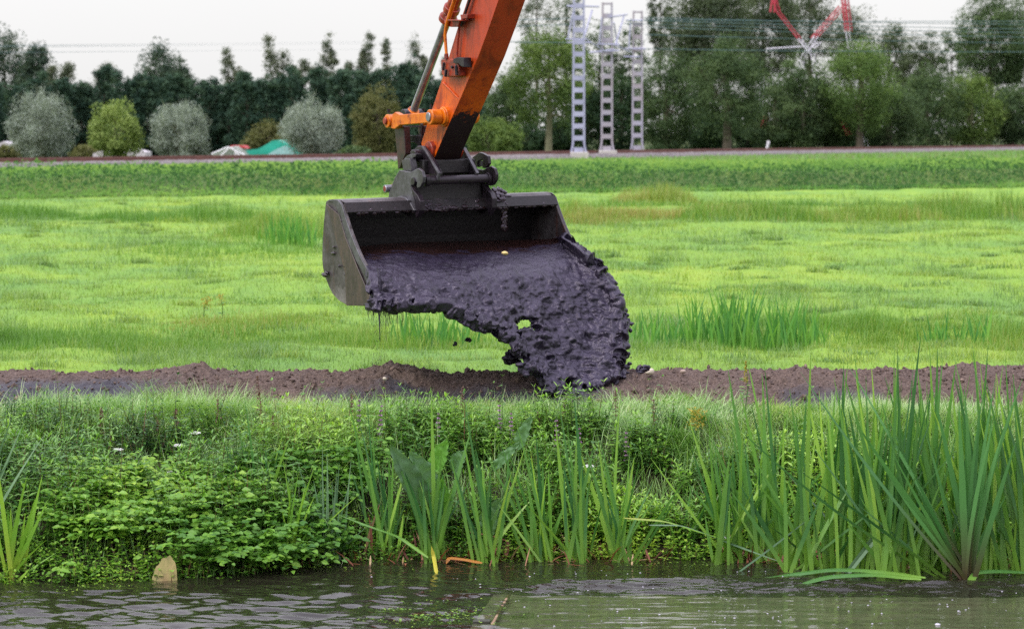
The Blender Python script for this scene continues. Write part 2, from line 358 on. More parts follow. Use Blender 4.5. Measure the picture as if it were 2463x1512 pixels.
# ------------------------------------------------------------------ railway verge, track, masts
def verge():
    v1, v2 = Veg(), Veg(); n_ = 110000
    x = rnd(n_, -42, 62); q = rnd(n_)**1.6; y = footy(x)-.6+q*34; s = track_s(x, y); k = s < -2.2; x, y, q = x[k], y[k], q[k]; n_ = len(x)
    e = y-footy(x); z = ground_z(x, y)
    h = .10+.50*ss(e, -.8, 1.6)*(1-ss(e, 5, 10))*(.5+.9*fbm(x*.6, y*.3, 81, 3))
    zz = z+h*rnd(n_)**.6
    dark = (1-ss(e+3*(fbm(x*.25, 0*x, 87, 2)-.5), 3.5, 6.5))*ss(e+2.5*(fbm(x*.3, 0*x, 88, 2)-.5), -.2, 1.2)
    r = np.clip(.58-.56*dark+rnd(n_, -.05, .07)+.5*(fbm(x*.7, y*.5, 83)-.5)+.1*ss(e, 9, 20), 0, 1)
    N_ = unit(sph(n_)*.45+np.array([0, -.45, .8])); v1.quads(np.stack([x, y, zz], 1), N_, rnd(n_, .08, .19), r, .55)
    n_ = 26000; x = rnd(n_, -42, 62); y = footy(x)-1.0+rnd(n_)*9; e = y-footy(x); 
    v2.blades(np.stack([x, y, ground_z(x, y)], 1), rnd(n_, 0, 6.28), rnd(n_, 0, .4), rnd(n_, 0, .7), (.2+.3*rnd(n_))*(.1+1.3*fbm(x*.35, y*.4, 85, 3)**1.5), .028, np.clip(rnd(n_)*.45+.3*fbm(x*.4, 0*x, 86)+.05, 0, 1), seg=2)
    n_ = 26000; x = rnd(n_, -42, 75); y = rnd(n_, 88, 200); s = track_s(x, y); k = (s > -32) & (s < -2.3); x, y = x[k], y[k]; n_ = len(x)
    v2.blades(np.stack([x, y, ground_z(x, y)], 1), rnd(n_, 0, 6.28), rnd(n_, 0, .5), rnd(n_, 0, .7), rnd(n_, .08, .2)+.12*ss(s[k], -8, -14), .05, np.clip(rnd(n_)*.4+.3, 0, 1), seg=2)
    return v1, v2
v1, v2 = verge()
lm_verge = leafmat('verge_leaf', [(0, (.025, .075, .016)), (.3, (.045, .125, .024)), (.6, (.12, .24, .04)), (1, (.25, .36, .06))], trans=.08, spec=.1, rough=.8)
lm_vgr = leafmat('verge_grass', [(0, (.08, .22, .07)), (.5, (.16, .34, .07)), (1, (.26, .36, .08))], trans=.3)
tag(v1.build('verge_undergrowth', lm_verge), 'dark green nettles and brambles on the railway embankment', 'undergrowth', kind='stuff')
tag(v2.build('verge_grass', lm_vgr), 'long pale grass along the railway embankment', 'grass', kind='stuff')
# ballast and track
def strip(name, s0, s1, z0, z1, L0, L1, mat, nseg=260, nz=8, amp=.0, seed=1):
    ll = np.linspace(L0, L1, nseg*8); k = np.linspace(0, 1, nz)
    prof = np.array([(s0, z0), (s0+.8, z1), (s1-.8, z1), (s1, z0)]); kk = np.linspace(0, 3, nz*3); Sx = np.interp(kk, [0, 1, 2, 3], prof[:, 0]); Zx = np.interp(kk, [0, 1, 2, 3], prof[:, 1])
    Vx = TR0[0]+TT[0]*ll[:, None]+TN[0]*Sx[None, :]; Vy = TR0[1]+TT[1]*ll[:, None]+TN[1]*Sx[None, :]
    Vz = np.broadcast_to(Zx[None, :], Vx.shape)+amp*(_tab[(np.arange(Vx.size)*7919+seed) % 65536].reshape(Vx.shape)-.5)
    id_ = np.arange(Vx.size).reshape(Vx.shape); F_ = np.stack([id_[:-1, :-1], id_[1:, :-1], id_[1:, 1:], id_[:-1, 1:]], -1).reshape(-1, 4)
    return npmesh(name, np.stack([Vx, Vy, Vz], -1), F_, mat)
mb, n = mat_new('ballast_stone'); finish(mb, n, ramp(n, noise(n, 7, 3, .8), [(.35, (.09, .075, .075)), (.5, (.15, .135, .13)), (.65, (.26, .235, .235))]), .8, 0, .3, noise(n, 14, 3), .8, .05)
tag(strip('ballast', -2.6, 5.2, 1.42, 1.75, -60, 330, mb, amp=.09), kind='structure')
rust = paint('rusty_rail', (.12, .045, .035), (.20, .085, .065), .6, .1, 3)
tr = empty('railway_track', (*TR0, 1.7), label='rusty brown railway track crossing the picture on its low embankment', cat='railway track')
def tp(l, s, z): return np.array([TR0[0]+TT[0]*l+TN[0]*s, TR0[1]+TT[1]*l+TN[1]*s, z])
t3 = np.array([*TT, 0]); n3 = np.array([*TN, 0]); up3 = np.array([0, 0, 1.0])
for s_ in (0, 1.5):
    b = MB(); b.box(tp(135, s_, 1.90), t3*390, n3*.075, up3*.06); b.box(tp(135, s_, 1.81), t3*390, n3*.05, up3*.12); b.box(tp(135, s_, 1.735), t3*390, n3*.18, up3*.03)
    b.build('rail', rust, tr, smooth=False)
b = MB()
for k in range(330): b.box(tp(-55+k*1.15, .75, 1.69), t3*.24, n3*2.5, up3*.12)
o = b.build('sleepers', paint('sleeper_wood', (.10, .07, .06), (.17, .12, .10), .9), tr, smooth=False); tag(o, kind='stuff')
steel = paint('galvanised_steel', (.30, .31, .44), (.42, .43, .58), .5, .1, 1.2)
steel_r = paint('weathered_steel', (.36, .355, .44), (.33, .29, .31), .6, .1, .45)
conc = paint('concrete', (.42, .40, .37), (.55, .52, .48), .85, 0, 2)
MAST = [(1389, 366, -14, 139.5, 13.5, 'galvanised lattice railway mast nearest the excavator arm, on a block shaped concrete footing', True),
        (1457, 362, 10, 145.5, 12.5, 'middle one of the three railway masts, on a thin concrete slab', False),
        (1530, 360, 30, 156.0, 11.5, 'shortest railway mast farthest from the excavator arm, rusty near its foot', False)]
def mast(u, vb, vt, d, hw, label, first):
    ppm = FP/d; b0 = P(u+2, vb, d); H = (vb-vt)/ppm; w = hw/ppm
    root = empty('catenary_mast', tuple(b0), cat='mast', label=label, group='railway masts in a row beside the track')
    wt = w*.86
    def c(z, sx_, sy_): f = w+(wt-w)*z/H+(w*.28*max(0, 1-z/.5) if z < .5 else 0); return b0+np.array([sx_*f, sy_*f*.6, z])
    for sx_ in (-1, 1):
        b = MB(); b.tube([c(0, sx_, 0), c(.25, sx_, 0), c(.5, sx_, 0), c(H, sx_, 0)], w*.0001, 4)
        b = MB()
        zs = [0, .25, .5, H]
        for za, zb in zip(zs[:-1], zs[1:]):
            ca, cb = c(za, sx_, 0), c(zb, sx_, 0); t_ = np.array([w*.36, 0, 0]); q_ = np.array([0, .2, 0])
            b.add([ca-t_/2-q_/2, ca+t_/2-q_/2, ca+t_/2+q_/2, ca-t_/2+q_/2, cb-t_/2-q_/2, cb+t_/2-q_/2, cb+t_/2+q_/2, cb-t_/2+q_/2], [(0, 1, 5, 4), (1, 2, 6, 5), (2, 3, 7, 6), (3, 0, 4, 7)])
        b.build('upright', steel if first else steel_r, root, smooth=False)
    nb = max(3, int(round(H*ppm/31*1.02))); b = MB()
    for k in range(nb+1):
        z = .12+k*(H-.2)/nb; hh = .28 if k != nb else .1; z = min(z, H-hh/2)
        f = w+(wt-w)*z/H
        for sy_ in (-1, 1): b.box(b0+np.array([0, sy_*.11, z]), (2*f-w*.3, 0, 0), (0, .02, 0), (0, 0, hh))
    b.build('batten_plate', steel if first else steel_r, root, smooth=False).__setitem__('kind', 'stuff')
    return root, b0, ppm
roots = [mast(*a_) for a_ in MAST]
for (rt, b0, ppm), (w_, h_) in zip(roots[:2], ((42, 20), (42, 8))):
    b = MB(); b.box(b0+np.array([.05, -.1, -h_/ppm/2-.25]), (w_/ppm, 0, 0), (0, 1.2, 0), (0, 0, h_/ppm+.5)); b.build('footing', conc, rt, .03)
def bracket(rt, d, pts, r, name='cantilever'):
    b = MB(); r = r*.65
    for (u0, v0, u1, v1, dd) in pts: b.tube([P(u0, v0, d-.3), P(u1, v1, d-.3+dd)], r, 8)
    return b.build(name, steel, rt)
bracket(roots[0][0], 141.5, [(1363, 103, 1420, 103, 0), (1360, 95, 1412, 95, 0), (1366, 92, 1378, 30, 0), (1403, 95, 1424, 25, 1.2), (1372, 15, 1440, 17, 2), (1410, 96, 1455, 125, 2.5), (1362, 15, 1380, 18, 0)], .075)
bracket(roots[1][0], 145.5, [(1415, 127, 1490, 122, 0), (1437, 125, 1478, 119, 0), (1441, 108, 1447, 42, 0), (1480, 108, 1500, 40, 1.5), (1436, 107, 1490, 108, 0), (1466, 42, 1508, 36, 2), (1478, 110, 1520, 128, 2), (1476, 55, 1484, 105, 1)], .07)
bracket(roots[2][0], 156, [(1503, 118, 1552, 118, 0), (1500, 137, 1540, 137, 0), (1505, 50, 1545, 50, 0), (1512, 118, 1516, 55, 0)], .07)
wire = paint('weathered_wire', (.08, .16, .17), (.12, .2, .2), .6, .3)
def wires(name, label, lst, r=.022, taper=False):
    root = empty(name, tuple(P(lst[0][0], lst[0][1], 150)), cat='overhead wires', label=label)
    for (u0, v0, u1, v1, sag, d0, d1) in lst:
        b = MB(); pts = []
        for k in range(17):
            t = k/16; pts.append(P(u0+(u1-u0)*t, v0+(v1-v0)*t, d0+(d1-d0)*t)-np.array([0, 0, sag*4*t*(1-t)]))
        b.tube(pts, [r*(1 if not taper else max(.22, 1-k/10)) for k in range(17)], 6); b.build('wire', wire, root)
wires('overhead_wires', 'thin grey green overhead wires running right from the railway masts', [(1540, 43, 2760, 62, .1, 156, 190), (1540, 48, 2760, 50, .1, 156, 190), (1505, 50, 2760, 76, .05, 150, 188), (1500, 57, 2760, 84, .08, 150, 190), (1552, 66, 2760, 95, .1, 156, 190), (1552, 118, 2760, 125, .1, 156, 190),
      (1552, 84, 2760, 108, .1, 156, 190), (1363, 103, 1180, 100, .02, 141, 139), (1366, 60, 1130, 66, .02, 141, 138), (1378, 45, 1130, 50, .02, 141, 138)], .024)
wires('power_line', 'thin power line crossing the pale sky above the left hand woods', [(-160, 111, 1240, 96, .05, 150, 200), (-160, 114, 1240, 101, .05, 150, 200), (-160, 128, 1240, 116, .02, 150, 200)], .02, True)
b = MB(); c0 = P(1842, 359, 175); b.tube([c0-np.array([0, 0, .3]), P(1847, 343, 175)], .09, 8); b.box(P(1847, 343, 175), (.2, 0, 0), (0, .1, 0), (0, 0, .25))
o = b.build('marker_post', paint('white_post', (.6, .6, .62), (.7, .7, .72))); tag(place(o, c0), 'small leaning white marker post beside the railway track', 'post')

# tents / sheds beyond the track
def tarp():
    b = MB(); d = 150
    prof = [(588, 374), (592, 362), (620, 358), (640, 348), (655, 338), (668, 337), (686, 344), (702, 352), (712, 374)]
    f = [P(u, v, d) for u, v in prof]; b.prism(f, np.array([.3, 3.5, 0]))
    root = empty('shelter', tuple(P(650, 380, d)), label='green tarpaulin shelter with a peaked roof next to the round silver willow', cat='shelter')
    mt, n = mat_new('green_tarpaulin'); finish(mt, n, ramp(n, noise(n, 1.5, 5), [(.3, (.01, .28, .19)), (.7, (.03, .42, .30))]), .5, 0, .4, noise(n, 3, 4, .6), .5, .1)
    b.build('canopy', mt, root)
    b = MB(); b.prism([P(u, v, d-.4) for u, v in [(640, 374), (662, 360), (684, 351), (700, 356), (708, 374)]], np.array([0, .3, 0]))
    b.build('end_sheet', paint('pale_sheet', (.2, .45, .42), (.35, .55, .55), .4), root)
tarp()
root = empty('greenhouse', tuple(P(550, 378, 146)), label='low white framed greenhouse with a pitched roof left of the green tarpaulin', cat='greenhouse')
b = MB(); b.prism([P(u, v, 146) for u, v in [(508, 378), (510, 371), (540, 357), (560, 352), (586, 372), (588, 378)]], np.array([0, 3, 0])); b.build('wall', paint('greenhouse_glass', (.18, .22, .16), (.33, .38, .33), .25), root)
b = MB()
for u0, v0, u1, v1 in [(508, 371, 548, 354), (548, 354, 588, 373), (530, 376, 552, 355), (566, 376, 566, 364), (556, 354, 575, 374), (515, 376, 590, 376)]: b.tube([P(u0, v0, 145.8), P(u1, v1, 145.8)], .05, 6)
b.build('glazing_bar', paint('white_frame', (.7, .7, .72), (.8, .8, .82)), root)
root = empty('shed', tuple(P(575, 376, 153)), label='red roofed shed behind the low greenhouse', cat='shed')
b = MB(); b.prism([P(u, v, 153) for u, v in [(548, 355), (556, 350), (584, 350), (592, 357)]], np.array([0, 2.5, 0])); b.build('roof', paint('red_roof', (.45, .04, .05), (.55, .08, .08)), root)
b = MB(); b.prism([P(u, v, 153.3) for u, v in [(552, 357), (590, 357), (590, 380), (552, 380)]], np.array([0, 2, 0])); b.build('wall', paint('pale_wall', (.4, .38, .36), (.5, .48, .45)), root)
for k, (u, v, w_, lab) in enumerate([(245, 372, 22, 'small pale shed between the first silver willow and the yellow green tree'), (320, 368, 30, 'low white hut showing under the yellow green tree'), (8, 350, 16, 'grey hut at the left end of the railway line')]):
    d = 150; b = MB(); b.prism([P(u-w_, v+14, d), P(u-w_, v-2, d), P(u, v-10, d), P(u+w_, v-2, d), P(u+w_, v+14, d)], np.array([0, 2.5, 0])); o = b.build('hut', paint('hut_paint', (.42, .4, .42), (.55, .52, .53))); tag(place(o, P(u, v+14, d)), lab, 'hut')

# ------------------------------------------------------------------ trees
bark = paint('bark', (.06, .05, .035), (.13, .11, .08), .9, 0, 3)
bark_pale = paint('pale_bark', (.13, .13, .07), (.24, .23, .14), .9, 0, 3)
def lm(name, a, b_, c, tr=.25): return leafmat(name, [(0, a), (.5, b_), (1, c)], trans=tr, rough=.65, spec=.15)
LM = dict(conifer=lm('conifer_needles', (.018, .045, .032), (.034, .074, .046), (.075, .13, .07), .12),
          willow=lm('willow_leaf', (.09, .12, .09), (.24, .29, .235), (.46, .52, .44), .15),
          yellow=lm('yellow_green_leaf', (.10, .16, .04), (.20, .28, .075), (.34, .42, .13)),
          poplar=lm('poplar_leaf', (.06, .085, .055), (.10, .13, .08), (.19, .21, .13)),
          far=lm('far_tree_leaf', (.032, .06, .045), (.052, .086, .06), (.095, .135, .08)),
          far2=lm('tall_tree_leaf', (.04, .065, .036), (.078, .108, .058), (.14, .18, .09)),
          mid=lm('alder_leaf', (.03, .06, .028), (.066, .112, .047), (.15, .22, .085)),
          light=lm('ash_leaf', (.045, .085, .026), (.10, .165, .042), (.22, .31, .075)),
          bright=lm('bright_leaf', (.05, .095, .03), (.095, .165, .045), (.20, .30, .08)),
          olive=lm('olive_leaf', (.075, .085, .03), (.12, .13, .045), (.2, .2, .08)),
          under=lm('bush_leaf', (.015, .04, .02), (.03, .065, .03), (.07, .12, .04)))
def tree(name, label, u, vt, hw, vb, d, kind, nl=9000, ls=.24, shape='round', dens=1.0, trunk=None, cat='tree', group=None, holes=.0, seed=None):
    ppm = FP/d; x0 = X(u, d); base = np.array([x0, d, float(ground_z(x0, d))-.05])
    zt = P(u, vt, d)[2]; zb = max(P(u, vb, d)[2], base[2]+.1); rx = hw/ppm; Hc = zt-zb
    root = empty(name, tuple(base), label=label, cat=cat, group=group)
    cz = (zt+zb)/2; c0 = np.array([x0, d, cz])
    nl = int(nl*1.7)
    nb = int(45+22*dens+Hc*rx*1.6) if shape != 'poplar' else int(Hc*8)
    w = sph(nb); rr = rng.uniform(.25, 1, nb)**.5
    if shape == 'round': q = w*rr[:, None]*np.array([.85, .85, .9])
    elif shape == 'dome':
        q = w*rr[:, None]*np.array([.85, .85, .85]); q[:, 0:2] *= (1-.25*np.clip(q[:, 2:3], 0, 1))
    elif shape == 'cone':
        t = rng.uniform(-1, .97, nb); q = np.stack([w[:, 0]*(.95-.55*((t+1)/2)**1.5), w[:, 1]*(.95-.55*((t+1)/2)**1.5), t], 1)
    else:
        t = rng.uniform(-1, 1, nb); f = .75*(1-np.clip(t, 0, 1)**1.5*.85); q = np.stack([w[:, 0]*f+.25*np.sin(t*3+u), w[:, 1]*f, t], 1)
    sd_ = rng.uniform(0, 99)
    def irr(a_): a_ = unit(a_); return (.70+.62*vn3(a_[:, 0]*1.9+sd_, a_[:, 1]*1.9, a_[:, 2]*2.6, 5))[:, None] if shape != 'poplar' else 1.0
    q = q*irr(q)
    br = rng.uniform(.12, .30, nb)*min(rx, Hc*.6)*(2.0 if shape == 'poplar' else 1.0)
    C = c0+q*np.array([rx, rx, Hc/2])-np.array([0, 0, 1])*br[:, None]*.4
    br = np.clip(br, .16, 1.15)
    n_ = int(nl*dens); wgt = br**2/np.sum(br**2); bi = rng.choice(nb, n_, p=wgt); dv = sph(n_)
    rad = br[bi]*(rng.uniform(.3, 1.25, n_) if shape != 'poplar' else rng.uniform(.1, 1.5, n_))
    Pc = C[bi]+dv*rad[:, None]*np.array([1, 1, .75])
    ins = rng.random(n_) < (.28 if shape != 'poplar' else .12)
    d2 = sph(n_); d2 = d2*irr(d2)*rng.uniform(.2, 1.0, n_)[:, None]**.4*np.array([rx, rx, Hc/2])*.97
    if shape == 'cone': d2[:, :2] *= (1-.5*np.clip(d2[:, 2:3]/(Hc/2)*.5+.5, 0, 1)**1.5)*.95
    Pc = np.where(ins[:, None], c0+d2, Pc)
    if shape == 'dome': Pc[:, 2] = np.maximum(Pc[:, 2], base[2]+.1)
    Nn = unit(dv*.7+sph(n_)*.75+np.array([0, -.05, .5]))
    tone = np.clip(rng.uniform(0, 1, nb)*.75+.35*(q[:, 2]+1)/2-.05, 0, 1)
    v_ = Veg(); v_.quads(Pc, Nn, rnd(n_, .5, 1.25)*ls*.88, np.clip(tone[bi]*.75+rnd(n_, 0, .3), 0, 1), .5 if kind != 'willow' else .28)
    if kind == 'willow':   # upright wands around the outline
        nw = 1600; j = rng.integers(0, nb, nw); dv = unit(sph(nw)*.6+unit(C[j]-c0)); Pw = C[j]+sph(nw)*.2
        v_.blades(Pw, np.arctan2(dv[:, 1], dv[:, 0]), rnd(nw, 0, .5), rnd(nw, 0, .5), rnd(nw, .3, .8), .035, rnd(nw, .3, 1), seg=2)
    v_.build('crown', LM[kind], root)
    tb = MB(); top = base+np.array([0, 0, (cz-base[2])+Hc*.2]); tw = trunk or max(.10, rx*.07)
    jx = rng.uniform(-.1, .1); mid = (base+top)/2+np.array([jx, 0, 0])
    tb.tube([base, mid, top], [tw*1.25, tw*.9, tw*.3], 8)
    for k in range(7):
        s_ = rng.uniform(.35, .95); p0 = base+(top-base)*s_; j = rng.integers(nb); tb.tube([p0, (p0+C[j])/2+np.array([0, 0, .15]), C[j]], [tw*.45, tw*.3, tw*.12], 6, False)
    tb.build('trunk', bark_pale if kind in ('light', 'willow', 'yellow') else bark, root)
    return root
T = tree
G1 = 'dark evergreens making the wood behind the willows'
cf = [(-70, 180), (-15, 188), (40, 196), (95, 185), (150, 192), (205, 196), (255, 162), (305, 172), (355, 186), (405, 176), (455, 182), (505, 192), (552, 204), (600, 176), (650, 182), (705, 160), (760, 172), (815, 158), (870, 164), (925, 156), (975, 160), (1025, 172), (1075, 190), (1130, 180)]
cf = cf+[(u+24, vt+12) for u, vt in cf]
for k, (u, vt) in enumerate(cf):
    lab = 'dense dark evergreen tree in the wood behind the silver willows' if u < 880 else 'dense dark evergreen tree in the wood just left of the excavator arm'
    T('evergreen_tree', lab, u+rng.uniform(-8, 8), vt+rng.uniform(-12, 8), 44+rng.uniform(-4, 8), 392, (188 if k < 24 else 195)+rng.uniform(-3, 3), 'conifer', 5800, .25, 'cone', 1, group=G1 if u < 880 else 'dark evergreens left of the excavator arm')
for k, (u, vt, d, lab) in enumerate([(20, 68, 250, 'tall rounded tree at the left edge rising over the evergreens'), (95, 92, 245, 'rounded tree beside the tallest one at the left edge, power line in front'),
        (385, 108, 255, 'broad domed tree rising behind the evergreens left of the sky gap'), (430, 135, 250, 'lower rounded shoulder tree right of the broad domed tree')]):
    T('broadleaf_tree', lab, u, vt, [78, 52, 68, 52][k], 330, d, 'far', 8500, .34, 'round')
pops = [(168, 150, 16), (135, 160, 12), (262, 150, 22), (555, 112, 13), (580, 155, 13), (655, 86, 15), (685, 122, 16), (738, 142, 15), (790, 78, 13), (806, 118, 12), (762, 165, 12), (886, 66, 13), (872, 118, 11), (933, 94, 11), (998, 72, 15), (1018, 125, 12), (845, 150, 12), (712, 160, 13), (1075, 130, 14)]
plab = ['thin ragged tree beside the round one at the far left', 'short thin tree against the sky at far left', 'low ragged tree top left of the broad domed tree', 'lone thin leaning tree top at the right of the sky gap', 'short pointed tree below the lone thin one',
        'tall twin topped poplar, leftmost of the poplar row', 'shoulder of the tall twin topped poplar', 'small pointed poplar left of the bare topped pair', 'tall narrow poplar in the middle of the row', 'shorter spire touching the middle poplar', 'low spire left of the middle poplar',
        'tallest narrow poplar left of the hydraulic rod', 'low spire left of the tallest poplar', 'small slender poplar between two taller ones', 'tall poplar nearest the hydraulic rod', 'short poplar at the foot of the one nearest the rod', 'low spire between the two tall poplars', 'low bushy spire right of the twin topped poplar', 'poplar top seen just left of the excavator arm']
for (u, vt, hw), lab in zip(pops, plab):
    T('poplar_tree', lab, u, vt, hw*1.45, 260, 228, 'poplar', 2300, .22, 'poplar', 1, trunk=.07)
T('willow_tree', 'silver grey willow with a pointed top, first from the left', 108, 222, 82, 392, 130, 'willow', 9500, .19, 'dome')
T('broadleaf_tree', 'small yellow green tree between two silver willows', 282, 240, 70, 388, 130, 'yellow', 6500, .19, 'round', .85)
T('willow_tree', 'silver grey willow right of the yellow green tree', 434, 244, 80, 392, 130, 'willow', 9500, .19, 'dome')
T('willow_tree', 'silver grey willow standing beside the green tarpaulin', 752, 234, 84, 392, 130, 'willow', 10000, .19, 'dome')
T('shrub', 'olive brown bush behind the green tarpaulin', 650, 285, 45, 392, 158, 'olive', 3500, .22, 'round', cat='shrub')
T('shrub', 'thin olive bush above the low greenhouse', 608, 312, 26, 392, 157, 'olive', 1600, .2, 'round', cat='shrub')
T('broadleaf_tree', 'olive green tree between the willow and the excavator bucket linkage', 908, 205, 66, 392, 165, 'olive', 9000, .2, 'round')
T('shrub', 'low green bush at the foot of the olive tree', 850, 345, 40, 392, 150, 'mid', 2500, .2, cat='shrub')
T('shrub', 'brownish bush at the left end of the railway', 20, 345, 40, 392, 150, 'olive', 2500, .2, cat='shrub')
T('shrub', 'brownish bush between the first willow and the yellow green tree', 210, 348, 40, 392, 152, 'olive', 2200, .2, cat='shrub')
# right hand woods
RT = [(1318, 62, 105, 300, 172, 'light', 'light green ash tree with a bare pale trunk left of the masts', 15000, .2, 1, .22),
      (1215, 165, 62, 380, 180, 'mid', 'leafy tree showing right of the excavator arm', 8000, .22, 1, None),
      (1170, 275, 60, 385, 168, 'light', 'low light green bush behind the coupler', 5000, .2, 1, None),
      (1225, 292, 40, 385, 165, 'light', 'small light green bush at the foot of the ash tree', 3500, .2, 1, None),
      (1290, -70, 50, 150, 235, 'poplar', 'tall thin crowned tree with sky showing through behind the ash', 3200, .26, .62, None),
      (1362, -60, 48, 200, 240, 'mid', 'tall loose tree behind the first mast', 4200, .26, .7, None),
      (1440, 40, 55, 330, 225, 'mid', 'tree between the first and the middle mast', 6500, .26, .9, None),
      (1512, 52, 45, 330, 225, 'mid', 'tree behind the shortest mast', 5500, .26, .9, None),
      (1410, 190, 55, 388, 200, 'under', 'dark bush between the ash trunk and the first mast', 7500, .24, 1, None),
      (1490, 170, 60, 388, 200, 'under', 'dark leafy bush behind the middle mast', 7500, .24, 1, None),
      (1585, -70, 36, 160, 240, 'far2', 'tall narrow tree right of the shortest mast', 4200, .28, .9, None),
      (1600, 110, 85, 380, 190, 'mid', 'leafy tree right of the shortest mast in front of the taller ones', 14000, .22, 1, None),
      (1690, -90, 105, 250, 215, 'far2', 'very tall tree filling the sky right of the masts', 26000, .27, 1, None),
      (1745, 70, 95, 340, 185, 'mid', 'tree with a dark trunk in the middle of the right hand woods', 14000, .22, 1, .3),
      (1830, -90, 95, 240, 235, 'far2', 'very tall tree left of the red and white pylon', 20000, .28, 1, None),
      (1940, -70, 80, 160, 255, 'far2', 'very tall airy tree behind the red and white pylon', 8500, .28, .9, None),
      (2040, 2, 66, 220, 250, 'far2', 'tall tree top just right of the pylon leg', 6500, .28, .9, None),
      (1860, 165, 85, 385, 197, 'mid', 'grey green tree in front of the pylon base', 12000, .22, 1, .25),
      (2062, 78, 108, 330, 193, 'bright', 'bright green broad tree right of the pylon', 13000, .22, 1, None),
      (1985, 200, 80, 385, 199, 'mid', 'lower grey green tree below the pylon cross', 11000, .22, 1, .25),
      (2130, 185, 85, 385, 198, 'mid', 'dark trunked tree below the bright green one', 12000, .22, 1, .3),
      (2130, 42, 70, 300, 262, 'far2', 'rounded distant tree left of the sky gap at right', 7500, .3, 1, None),
      (2205, 58, 62, 320, 258, 'far2', 'distant tree under the sky gap at right', 7500, .3, 1, None),
      (2225, 135, 80, 385, 222, 'mid', 'leafy tree below the sky gap at right', 12000, .25, 1, None),
      (2280, 48, 42, 300, 255, 'mid', 'ragged tree top right of the sky gap', 4500, .28, .85, None),
      (2375, -60, 90, 280, 245, 'mid', 'very tall tree near the right edge', 22000, .28, 1, None),
      (2475, -70, 80, 300, 250, 'mid', 'very tall tree cut by the right edge', 12000, .28, 1, None),
      (2330, 165, 80, 388, 224, 'light', 'olive tinted tree near the right edge', 12000, .25, .95, .25),
      (2425, 200, 75, 388, 226, 'mid', 'lower tree at the right edge', 12000, .25, 1, .25),
      (1928, 128, 72, 385, 194, 'mid', 'grey green tree filling the gap under the pylon cross', 11000, .25, 1, None),
      (1795, 230, 60, 388, 205, 'under', 'dark bushy tree low behind the pylon base', 8000, .25, 1, None),
      (1690, 250, 60, 388, 200, 'under', 'dark bushy tree low in the middle of the right hand woods', 8000, .25, 1, None),
      (2050, 260, 70, 388, 215, 'under', 'dark bushy growth low behind the bright green tree', 8000, .25, 1, None),
      (1345, 285, 50, 388, 205, 'under', 'dark bush behind the bare ash trunk', 6000, .25, 1, None),
      (1270, 300, 50, 388, 205, 'under', 'dark bush low behind the ash, left of its trunk', 5000, .25, 1, None),
      (2540, 60, 80, 388, 232, 'mid', 'tree beyond the right edge', 6000, .3, 1, None)]
for (u, vt, hw, vb, d, kind, lab, nl, ls, dens, tw) in RT:
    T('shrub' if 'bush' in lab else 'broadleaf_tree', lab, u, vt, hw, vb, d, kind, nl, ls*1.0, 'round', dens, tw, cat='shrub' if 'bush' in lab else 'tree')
# understorey: a far mass that reads as one
v_ = Veg(); n_ = 42000; x = rnd(n_, -62, 75); dline = np.where(x < 2, 205+0*x, 215+.5*np.clip(x, 0, 80)); y = dline+rnd(n_, 0, 4)
h = (3.6+2.2*fbm(x*.35, 0*x, 91, 3)); h = np.where(x < -8, h+.6, h+.8); z = .8+h*rnd(n_)**.7
v_.quads(np.stack([x, y, z], 1), unit(sph(n_)+np.array([0, -.5, .5])), rnd(n_, .25, .5), rnd(n_), .6)
tag(v_.build('understorey', LM['under']), 'dark undergrowth filling the foot of the woods', 'undergrowth', kind='stuff')

# red and white pylon behind the right woods
root = empty('lattice_pylon', tuple(P(1945, 385, 197)), label='red and white lattice pylon rising through the right hand trees', cat='pylon')
redp = paint('red_paint', (.40, .02, .045), (.50, .04, .07), .5, 0, 1); whp = paint('white_paint', (.62, .6, .68), (.75, .73, .8), .5, 0, 1)
def lat(name, segs, mat, d, r=.13):
    b = MB()
    for (u0, v0, u1, v1) in segs:
        p0, p1 = P(u0, v0, d), P(u1, v1, d)
        b.tube([p0, p1], r, 6); b.tube([p0+np.array([.35, .5, 0]), p1+np.array([.35, .5, 0])], r*.8, 6)
    b.build(name, mat, root)
lat('mast_leg', [(2017, -60, 2033, 75), (2024, -60, 2040, 75)], redp, 198, .085)
lat('mast_leg', [(1842, -60, 1866, 28), (1866, -60, 1852, 30)], redp, 198, .085)
lat('diagonal_brace', [(1866, 28, 1925, 103), (2018, 15, 1950, 92), (2033, 8, 1960, 88)], redp, 198, .06)
lat('diagonal_brace', [(1918, 94, 1950, 132), (1958, 88, 1926, 138), (1966, 102, 1940, 126)], whp, 197, .055)
lat('cross_member', [(1842, 118, 1938, 112)], whp, 197, .05)
lat('cross_member', [(1985, 208, 2050, 205), (2050, 188, 2043, 210)], whp, 197, .05)
lat('mast_leg', [(2033, 75, 2085, 384), (1950, 132, 1985, 384), (1926, 138, 1885, 384)], whp, 202, .045)
lat('mast_leg', [(1828, 185, 1826, 255)], whp, 197, .055)
lat('mast_leg', [(2020, 290, 2036, 325), (1838, 280, 1830, 310)], redp, 197, .1)

